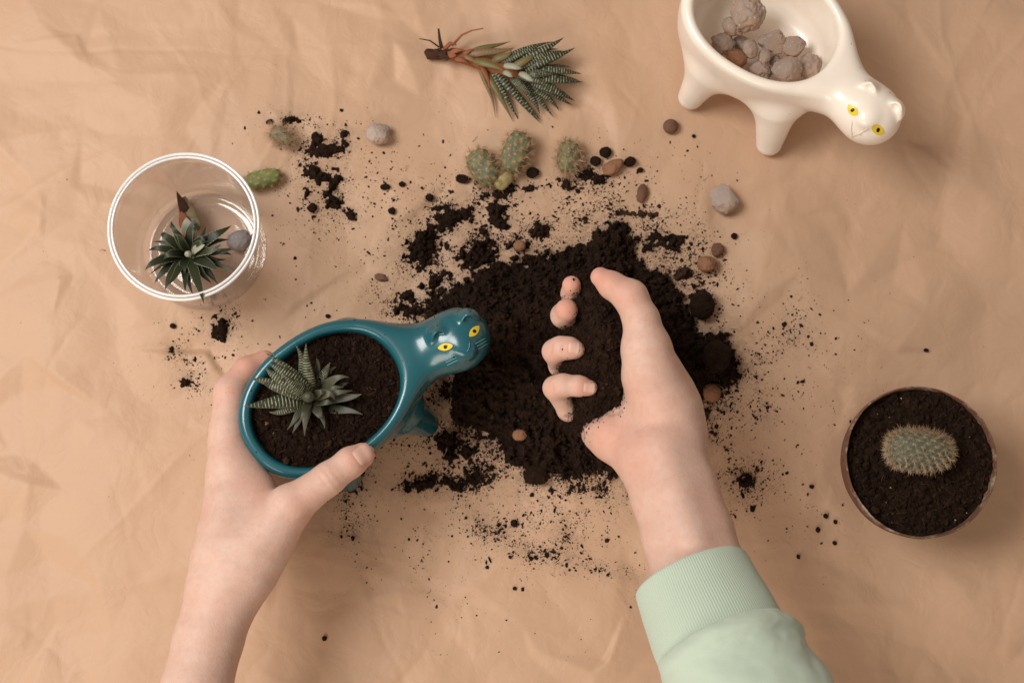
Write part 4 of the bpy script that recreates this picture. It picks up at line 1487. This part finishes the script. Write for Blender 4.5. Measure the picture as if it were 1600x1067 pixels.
cr = [crease(492, 800, .118, 10, 22, .0006, .0009, .010), crease(484, 806, .116, 12, 22, .0006, .0008, .010), crease(506, 752, .122, 14, -10, .0007, .0005, .010), crease(515, 747, .122, 14, -10, .0007, .0005, .010), crease(524, 741, .122, 14, -10, .0006, .0004, .010)]
fnL, lo, hi = hand(L_f, L_p, .013, .007, cr)
lo[1] = P(300, 1200, .13)[1]
LV, LF, LN, LFIELD = surface(fnL, lo, hi, .00115)


def tint(V, spots, veins=(), dirt=None, lines=()):
    c = np.zeros((len(V), 3))
    for (px, py, z, r, s) in spots:
        p = P(px, py, z)
        c[:, 0] = np.maximum(c[:, 0], s * np.exp(-((V - p) ** 2).sum(1) / r ** 2))
    for path in veins:
        for (a, b) in zip(path[:-1], path[1:]):
            A, B = P(*a), P(*b)
            h = np.clip((V - A) @ (B - A) / ((B - A) @ (B - A)), 0, 1)
            d2 = ((V - A - h[:, None] * (B - A)) ** 2)[:, :2].sum(1)
            c[:, 1] = np.maximum(c[:, 1], np.exp(-d2 / .0024 ** 2) * .8)
    for (px, py, z, dx, dy, half) in lines:      # skin folds at the joints
        A = P(px, py, z)
        n_ = P(px + dx, py + dy, z) - A
        n_ /= np.linalg.norm(n_)
        q = V - A
        sd = np.abs(q @ n_ + .0004 * np.sin(q @ np.cross(n_, (0, 0, 1)) * 900))
        c[:, 0] = np.maximum(c[:, 0], .95 * np.exp(-(sd / .0007) ** 2) * ((q ** 2).sum(1) < half ** 2))
    if dirt is not None:
        c[:, 2] = dirt
    return np.clip(c, 0, 1)


def skin_part(name, V, F, N, tints, parent, origin):
    me = mk_mesh(name, V - origin, F, M_SKIN, normals=N)
    attr_col(me, 'tint', tints)
    return obj(name, me, parent)


tl = tint(LV, [(395, 572, .075, .022, .75), (418, 560, .072, .012, .8), (358, 610, .095, .014, .40), (572, 707, .115, .013, .95), (515, 748, .12, .015, .25), (470, 800, .12, .018, .35), (372, 700, .10, .02, .25), (420, 760, .10, .018, .35)],
          [[(395, 880, .13), (425, 830, .13), (440, 800, .13)]], None,
          [(508, 751, .134, 10, -8, .013), (514, 747, .134, 10, -8, .013), (520, 743, .134, 10, -8, .013), (486, 800, .13, 10, 14, .012), (480, 806, .13, 10, 14, .012), (358, 610, .10, 2, -12, .012), (358, 604, .10, 2, -12, .012)])
armL = skin_part('arm', LV, LF, LN, tl, person, PO)
M_NAIL = mat_plain('fingernail', (.755, .46, .37), .42, .35, .06, 90)
M_NAILT = mat_plain('nail_tip', (.82, .68, .57), .38, .4)


def nail(field, px, py, z, ang, lx, wy, parent, origin, off=.00045, tipw=.12, mat=M_NAIL):
    """nail plate laid on the finger: ang = image angle of the fingertip direction"""
    c, k = P(px, py, z), mpp(P(px, py, z))
    ca, sa = math.cos(math.radians(ang)), -math.sin(math.radians(ang))
    m, n = 15, 13
    s, t = np.meshgrid(np.linspace(-1, 1, m), np.linspace(-1, 1, n), indexing='ij')
    sq = np.sqrt(np.clip(1 - .5 * np.abs(t) ** 3.0, 0, 1))
    x = s * lx * k * np.where(s > 0, sq, .75 + .25 * sq)
    y = t * wy * k * (1 - .10 * (s < 0) * s ** 2)
    pts = np.stack([c[0] + x * ca - y * sa, c[1] + x * sa + y * ca, np.full_like(x, z)], -1).reshape(-1, 3)
    d = pts - CAM
    d /= np.linalg.norm(d, axis=1)[:, None]
    p = trace(field, pts - d * .035, d)
    nr = fnormal(field, p)
    edge = np.clip(1 - np.maximum(np.abs(s), np.abs(t)) ** 6, 0, 1).ravel()
    V = p + nr * (off * (.15 + .85 * edge))[:, None]
    f = grid_faces(m, n)
    ti = f[:, 0] // n >= m - 1 - max(1, int(m * tipw))
    o = obj('fingernail', mk_mesh('fingernail', V - origin, f[:, ::-1], mat), parent)
    me = o.data
    me.materials.append(M_NAILT)
    me.polygons.foreach_set('material_index', ti.astype(np.int32))
    return o


nail(LFIELD, 570, 708, .126, -36, 16.5, 14, armL, PO, .00075, .14)

# right hand: palm turned up and to the side, fingers curled over a handful of soil
R_f = [
    [(958, 500, .060, 26), (918, 476, .082, 18), (893, 459, .100, 15.5), (893, 445.5, .109, 14.6)],                            # index
    [(945, 540, .058, 28), (908, 515, .080, 20), (880, 493, .098, 18.5), (885, 484.5, .108, 17.8)],                              # middle
    [(925, 592, .060, 27), (874, 572, .088, 15.5), (866, 549, .103, 17.8), (876, 544, .108, 17.6), (891, 544, .111, 16.2), (901, 547, .112, 12.8)],       # ring
    [(932, 664, .066, 20), (887, 641, .086, 15.5), (867, 606, .104, 17.6), (880, 602, .109, 17.2), (905, 603, .112, 15.4), (921, 606, .112, 12.6)],     # little
    [(1038, 640, .112, 50), (1018, 585, .119, 45), (1010, 545, .123, 39), (1002, 500, .126, 28), (985, 464, .127, 26.5), (956, 446, .126, 21), (938, 433, .124, 15.5)],   # thumb
]
R_p = [
    [(1025, 705, .105, 50), (1040, 640, .108, 52), (1022, 590, .112, 44)],
    [(1015, 715, .100, 46), (960, 682, .094, 40), (945, 672, .086, 38)],
    [(1040, 690, .100, 54), (1000, 640, .090, 44)],
    [(1010, 690, .086, 44), (970, 600, .070, 40), (955, 530, .060, 30)],
    [(1000, 700, .082, 42), (930, 640, .066, 34)],
    [(1058, 668, .106, 40), (1048, 610, .108, 30)],
    [(1014, 722, .112, 46), (1033, 775, .119, 47), (1052, 840, .128, 48), (1068, 900, .136, 50), (1190, 1250, .19, 62)],
    [(1052, 700, .114, 47), (1074, 765, .121, 48), (1096, 830, .130, 50), (1114, 890, .138, 52), (1250, 1250, .19, 62)],
    [(1032, 700, .126, 26), (1056, 770, .137, 26), (1082, 850, .150, 28)],
]
crR = [crease(1012, 520, .150, 12, 18, .0007, .0006, .014), crease(1008, 512, .150, 12, 18, .0006, .0004, .014), crease(985, 705, .14, -12, 16, .0008, .0006, .020), crease(1000, 470, .15, 14, -8, .0007, .0005, .010), crease(858, 548, .12, -4, 3, .0006, .0004, .008)]
fnR, lo, hi = hand(R_f, R_p, .012, .0065, crR)
lo[1] = P(1200, 1200, .18)[1]
RV, RF, RN, RFIELD = surface(fnR, lo, hi, .00115)
# the handful of soil
S_pts = [K(936, 605, .1075, 15), K(915, 547, .1075, 14), K(909, 479, .104, 14), K(909, 441, .103, 13), K(950, 488, .090, 30), K(930, 462, .094, 24), K(925, 470, .098, 22), K(938, 525, .096, 40), K(930, 570, .096, 44), K(938, 620, .094, 38), K(950, 600, .097, 30), K(905, 570, .088, 34), K(915, 655, .084, 26), K(900, 520, .088, 26), K(950, 640, .09, 20)]


def fnS(X, Y, Z):
    d = None
    for p, r in S_pts:
        q = np.sqrt((X - p[0]) ** 2 + (Y - p[1]) ** 2 + ((Z - p[2]) * 1.0) ** 2) - r
        d = q if d is None else sm_min(d, q, .010)
    d = sm_max(d, Z - .1145 + 0 * X, .014)
    d = d + .0035 * fbm(X * 110, Y * 110, Z * 110, 71, 3, .6) + .0020 * fbm(X * 380, Y * 380, Z * 380, 75, 2, .6)
    return d


sl = np.min([p - r for p, r in S_pts], 0) - .008
sh = np.max([p + r for p, r in S_pts], 0) + .008
HV, HF, HN, HFIELD = surface(fnS, sl, sh, .0012)
hs = obj('soil_handful', mk_mesh('soil_handful', HV, HF, M_SOIL))
tag(hs, 'handful of dark soil held in the cupped right hand', kind='stuff')
i = rng.choice(np.where(HN[:, 2] > .1)[0], 5200)
sz = np.exp(rng.normal(math.log(.00060), .5, len(i))).clip(.0003, .0022)
g = obj('crumbs', grains('crumbs', HV[i] + HN[i] * .0002, sz, M_SOIL, .9), hs)
g['kind'] = 'stuff'
k = rng.choice(i, 160)
v, f = fibres(HV[k] + HN[k] * .0008, rng.uniform(.003, .010, 160), .00012)
g = obj('fibres', mk_mesh('fibres', v, f, M_FIB), hs)
g['kind'] = 'stuff'

ds = trilin(HFIELD[0], HFIELD[1], HFIELD[2], RV)
inb = ((RV > sl) & (RV < sh)).all(1)
ds = np.where(inb, ds, 1)
dirt = np.clip(1 - ds / .0065, 0, 1) * np.clip(.45 + 1.3 * fbm(RV[:, 0] * 300, RV[:, 1] * 300, RV[:, 2] * 300, 5, 3), 0, 1)
tr = tint(RV, [(893, 447, .12, .013, 1), (884, 483, .12, .013, 1), (893, 545, .125, .010, .9), (917, 606, .125, .011, .9), (862, 555, .11, .008, .5), (862, 610, .11, .008, .5), (934, 430, .135, .015, .9), (965, 460, .14, .016, .6), (1005, 455, .14, .012, .35), (940, 680, .12, .022, .75), (975, 700, .13, .026, .45), (1000, 640, .14, .03, .3), (1040, 560, .13, .02, .2), (1120, 800, .15, .03, .15)],
          [[(1020, 690, .15), (1040, 740, .155), (1062, 800, .16), (1078, 850, .165)], [(1060, 700, .15), (1075, 780, .16), (1100, 850, .165)]], dirt,
          [(892, 602, .128, 10, 0, .010), (889, 602, .128, 10, 0, .010), (866, 603, .122, 8, -3, .009), (879, 544, .126, 10, 0, .010), (876, 544, .126, 10, 0, .010), (862, 550, .12, 8, 2, .009), (985, 466, .152, 10, -6, .013), (980, 463, .152, 10, -6, .013), (1010, 520, .160, 6, 12, .016), (1008, 512, .160, 6, 12, .014)])
armR = skin_part('arm', RV, RF, RN, tr, person, PO)
nail(RFIELD, 921, 606, .128, 5, 9, 7.8, armR, PO, .00045, .2)
nail(RFIELD, 897, 543, .128, 6, 8.5, 9, armR, PO, .00045, .2)
# crumbs stuck to the skin
jj = np.where((ds > .0004) & (ds < .012) & inb & (RN[:, 2] > -.2))[0]
wgt = np.exp(-ds[jj] / .0025)
jj = rng.choice(jj, 700, p=wgt / wgt.sum())
sz = np.exp(rng.normal(math.log(.00034), .45, len(jj))).clip(.00015, .001)
g = obj('dirt_crumbs', grains('dirt_crumbs', RV[jj] + RN[jj] * .0001 - PO, sz, M_SOIL, .6), armR)
g['kind'] = 'stuff'


# sleeve of the right arm
def mat_cloth(name, rib):
    t = NT(name)
    u, v, _ = t.sep(t.coord('UV'))
    n = t.noise(14, 4)
    fz = t.noise(1400, 3, .7)
    c = t.mix(n, (.53, .628, .51), (.565, .662, .545))
    c = t.mix(t.math('MULTIPLY', fz, .25), c, (.36, .43, .33))
    if rib:
        w = t.math('SINE', t.math('MULTIPLY', u, 6.2832 * 150))
        c = t.mix(t.ramp(w, [(.0, .10), (.5, 0)]), c, (.30, .36, .27))
        h = t.math('ADD', t.math('MULTIPLY', w, .5), t.math('MULTIPLY', fz, .5))
        t.bump(h, .42, .0006)
    else:
        h = t.math('ADD', fz, t.math('MULTIPLY', t.noise(120, 4), .8))
        t.bump(h, .30, .0008)
    t.set('Base Color', c)
    t.set('Roughness', .92)
    t.set('Specular IOR Level', .15)
    t.set('Sheen Weight', .25)
    t.set('Sheen Roughness', .5)
    return t.m


def loft(name, rings, mat, seed, wr=.0, n=160, sub=8):
    """rings: (px, py, z, r px, thickness ratio, offset along axis) -> tube following the arm"""
    R = np.array(rings, float)
    m = len(R)
    t = np.linspace(0, m - 1, (m - 1) * sub + 1)
    idx = np.clip(t.astype(int), 0, m - 2)
    fr = (t - idx)[:, None]
    p0, p1, p2, p3 = R[np.clip(idx - 1, 0, m - 1)], R[idx], R[idx + 1], R[np.clip(idx + 2, 0, m - 1)]
    Q = .5 * (2 * p1 + (p2 - p0) * fr + (2 * p0 - 5 * p1 + 4 * p2 - p3) * fr ** 2 + (3 * p1 - p0 - 3 * p2 + p3) * fr ** 3)
    C = np.array([P(*q[:3]) for q in Q])
    rad = np.array([q[3] * mpp(c) for q, c in zip(Q, C)])
    A = P(1078, 898, .140)
    B = P(1190, 1135, .190)
    ax = (B - A) / np.linalg.norm(B - A)
    S = np.cross(ax, (0, 0, 1))
    S /= np.linalg.norm(S)
    U = np.cross(S, ax)
    th = np.linspace(0, 2 * PI, n + 1)
    ca, sa = np.cos(th), np.sin(th)
    wn = wr * fbm(C[:, 0:1] * 38 + ca * 1.1, C[:, 1:2] * 38 + sa * 1.1, 0, seed, 4)
    V = C[:, None] + (rad[:, None] + wn)[..., None] * (ca[None, :, None] * S + (sa * Q[:, 4:5])[..., None] * U)
    me = mk_mesh(name, V.reshape(-1, 3) - PO, grid_faces(len(t), n + 1)[:, ::-1], mat)
    uv = me.uv_layers.new(name='UVMap')
    li = np.zeros(len(me.loops), np.int32)
    me.loops.foreach_get('vertex_index', li)
    uu = np.tile(np.arange(n + 1) / n, len(t))
    vv = np.repeat(t / (m - 1), n + 1)
    uv.data.foreach_set('uv', np.stack([uu[li], vv[li]], -1).astype(np.float32).ravel())
    return me


cuffm = loft('cuff', [(1092, 928, .146, 86, .72), (1083, 908, .142, 87.5, .72), (1079, 900, .140, 89.5, .73), (1079, 899, .1405, 92.5, .74), (1083, 906, .142, 95, .75), (1096, 936, .146, 99, .76), (1112, 970, .152, 103, .77), (1124, 996, .156, 105, .78), (1130, 1008, .158, 104, .77), (1136, 1020, .160, 100, .76)], mat_cloth('rib_knit', True), 5, .0006)
obj('cuff', cuffm, person)
slm = loft('sleeve', [(1130, 1008, .158, 98, .76), (1131, 1006, .158, 105, .80), (1134, 1006, .159, 110, .84), (1142, 1016, .162, 117, .86), (1148, 1027, .164, 120, .86), (1152, 1040, .166, 116, .85), (1159, 1060, .169, 119, .85), (1176, 1096, .176, 126, .86), (1208, 1170, .190, 133, .86), (1246, 1260, .205, 138, .86)], mat_cloth('fleece', False), 9, .0042)
obj('sleeve', slm, person)
